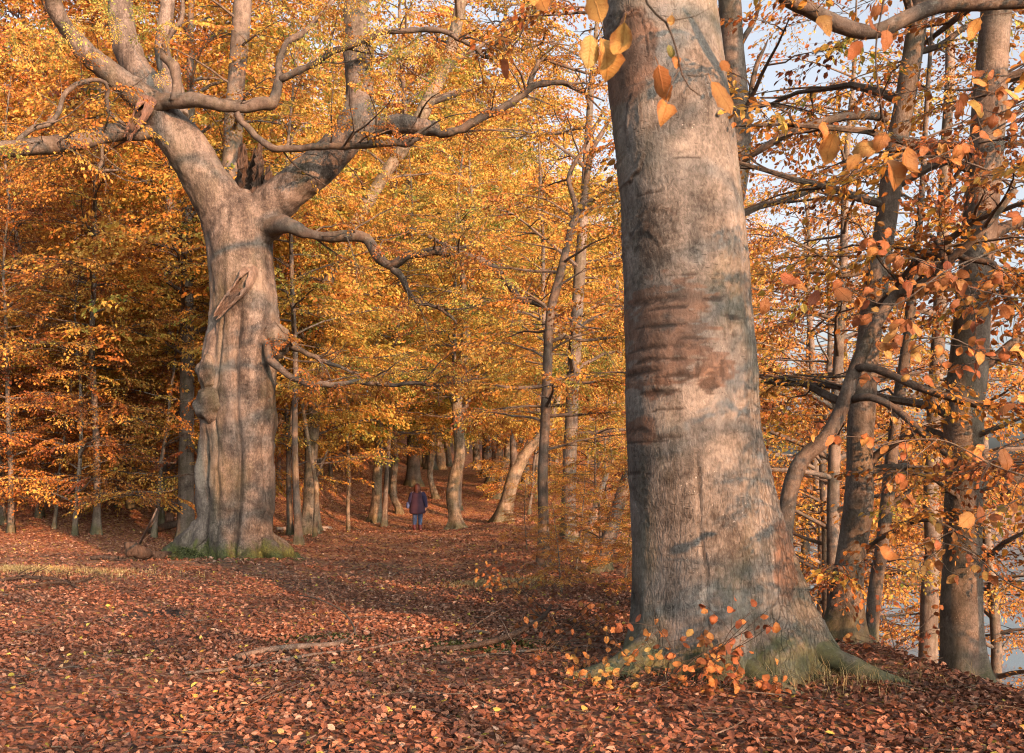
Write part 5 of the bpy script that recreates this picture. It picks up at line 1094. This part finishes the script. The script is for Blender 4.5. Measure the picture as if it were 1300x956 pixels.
# ------------------------------------------------------------------ the walker
def walker():
    Y = 34.0; x = (530 - 650) / FPX * Y; z0 = float(gz(x, Y)); base = np.array([x, Y, z0])
    o = thing('person', 'person in a dark plum coat, jeans and red boots walking away up the path', 'person', base)
    skin = plain('skin', (.50, .30, .22)); coat = plain('plum_coat', (.026, .011, .022), .85, .3, 5); navy = plain('navy_sleeve', (.014, .012, .036), .85); jean = plain('jeans', (.042, .065, .125), .85)
    boot = plain('red_boots', (.11, .018, .015), .5); hairm = plain('auburn_hair', (.055, .015, .008), .7, .4, 14); bagm = plain('blue_bag', (.045, .07, .16), .7)
    # body: one continuous skinned figure, mid-stride, seen from behind
    J = {'pel': (0, 0, .93), 'wai': (0, 0, 1.08), 'che': (0, .01, 1.30), 'nek': (0, .0, 1.45), 'hd1': (0, -.01, 1.54), 'hd2': (0, -.005, 1.64),
         'hl': (-.09, 0, .88), 'kl': (-.095, .02, .48), 'al': (-.10, -.02, .10), 'tl': (-.11, .14, .04), 'hr': (.09, 0, .88), 'kr': (.085, .07, .49), 'ar': (.085, .03, .10), 'tr': (.09, .19, .04),
         'sl': (-.17, 0, 1.38), 'el': (-.235, -.02, 1.12), 'wl': (-.24, .05, .93), 'ml': (-.235, .10, .86), 'sr': (.17, 0, 1.38), 'er': (.245, -.02, 1.12), 'wr': (.27, .05, .93), 'mr': (.26, .11, .86)}
    Rr = {'pel': .13, 'wai': .115, 'che': .14, 'nek': .052, 'hd1': .075, 'hd2': .085, 'hl': .085, 'kl': .055, 'al': .04, 'tl': .035, 'hr': .085, 'kr': .055, 'ar': .04, 'tr': .035, 'sl': .06, 'el': .043, 'wl': .03, 'ml': .032, 'sr': .06, 'er': .043, 'wr': .03, 'mr': .032}
    E = [('pel', 'wai'), ('wai', 'che'), ('che', 'nek'), ('nek', 'hd1'), ('hd1', 'hd2'), ('pel', 'hl'), ('hl', 'kl'), ('kl', 'al'), ('al', 'tl'), ('pel', 'hr'), ('hr', 'kr'), ('kr', 'ar'), ('ar', 'tr'), ('che', 'sl'), ('sl', 'el'), ('el', 'wl'), ('wl', 'ml'), ('che', 'sr'), ('sr', 'er'), ('er', 'wr'), ('wr', 'mr')]
    for s, h in (('l', -1), ('r', 1)):   # fingers and thumb
        b = np.array(J['m' + s])
        for k in range(4):
            n1, n2 = f'f{s}{k}', f'g{s}{k}'; J[n1] = tuple(b + [h * .004, -.024 + .016 * k, -.05]); J[n2] = tuple(b + [-h * .012, -.022 + .016 * k, -.085 + .008 * abs(k - 1)]); Rr[n1] = .009; Rr[n2] = .008; E += [('m' + s, n1), (n1, n2)]
        J['t' + s + 'h'] = tuple(b + [-h * .01, .038, -.03]); Rr['t' + s + 'h'] = .009; E.append(('w' + s, 't' + s + 'h'))
    K = list(J); me = bpy.data.meshes.new('body'); me.from_pydata([J[k] for k in K], [(K.index(a), K.index(b)) for a, b in E], []); b = link('tmp', me)
    m = b.modifiers.new('s', 'SKIN'); b.modifiers.new('d', 'SUBSURF').levels = 1
    for i, k in enumerate(K): v = me.skin_vertices[0].data[i]; v.radius = (Rr[k], Rr[k]); v.use_root = (k == 'pel')
    dg = bpy.context.evaluated_depsgraph_get(); bm = bpy.data.meshes.new_from_object(b.evaluated_get(dg)); bpy.data.objects.remove(b)
    bm.materials.clear(); bm.materials.append(skin); bm.polygons.foreach_set('use_smooth', np.ones(len(bm.polygons), bool)); link('body', bm, o)
    def part(name, pts, rad, mat, sx=1., sy=1., seg=20, rough=.04, parent=None, label=None):
        p2, r2 = resample(pts, rad, .03); V, Q, T = tube(p2, r2, seg, None, rough, 2.); c = np.array([np.mean([q[0] for q in pts]), np.mean([q[1] for q in pts]), 0]); V = (V - c) * [sx, sy, 1] + c
        g = Geo(); g.add(V, Q, T); return link(name, g.mesh(name, [mat]), parent or o)
    c = part('coat', [(0, 0, .70), (0, -.01, .80), (0, 0, 1.0), (0, .0, 1.2), (0, .0, 1.36), (0, 0, 1.43), (0, 0, 1.47)], [.245, .245, .215, .195, .185, .12, .075], coat, 1.12, .72, 28, .06)
    part('sleeve', [(-.16, 0, 1.40), (-.20, -.01, 1.3), (-.25, -.02, 1.12), (-.255, .05, .93)], [.075, .085, .075, .06], navy, parent=c); part('sleeve', [(.16, 0, 1.40), (.21, -.01, 1.3), (.265, -.02, 1.12), (.285, .03, .90)], [.075, .085, .08, .065], navy, parent=c)
    part('collar', [(0, 0, 1.42), (0, -.01, 1.48)], [.11, .085], coat, parent=c)
    part('jeans', [(-.09, 0, .85), (-.095, .02, .48), (-.1, -.01, .28)], [.10, .075, .06], jean); part('jeans', [(.09, 0, .85), (.085, .07, .49), (.085, .045, .28)], [.10, .075, .06], jean)
    for xx, yy in ((-.10, -.02), (.085, .03)):
        bt = part('boot', [(xx, yy + .01, .30), (xx, yy, .18), (xx, yy + .005, .09), (xx, yy + .02, .0)], [.072, .062, .058, .06], boot); part('boot_foot', [(xx, yy - .04, .045), (xx, yy + .08, .045), (xx + .005, yy + .19, .03)], [.05, .05, .035], boot, parent=bt)
    part('hair', [(0, -.045, 1.36), (0, -.035, 1.46), (0, -.02, 1.56), (0, -.012, 1.65), (0, 0, 1.71)], [.085, .105, .108, .10, .04], hairm, 1, 1, 20, .08)
    part('bag', [(-.34, .02, .86), (-.33, .02, .95), (-.325, .02, 1.02), (-.32, .02, 1.07)], [.07, .09, .085, .06], bagm, .75, 1.3, 16)
    part('bag_strap', [(-.32, .02, 1.06), (-.26, .02, 1.25), (-.17, .02, 1.44)], [.012, .012, .012], bagm)
    o.rotation_euler = (0, 0, math.radians(-6))
walker()

# ------------------------------------------------------------------ far wooded shore beyond the lake
r = np.random.default_rng(321); g = Geo(); n = 9000
x = r.uniform(30, 420, n); y = r.uniform(330, 460, n); u = r.uniform(0, 1, n)
z = gz(x, y) + 8 * u * (.6 + .4 * noise3(np.stack([x * .06, y * .06, x * 0], 1)))
V, Q, m = place(LEAF4, np.stack([x, y, z], 1), rot_frames(r.normal(0, 1, (n, 3)), r.normal(0, 1, (n, 3)) + [0, -1, .5]), r.uniform(2.5, 5.5, n)); g.add(V, Q, None, 0, np.repeat(np.clip(r.normal(.35, .15, n), 0, 1), m))
link('far_woods', g.mesh('far_woods', [M_LEAF], smoothed=False, tint=True), None, kind='stuff', label='far wooded shore across the lake', category='woods')
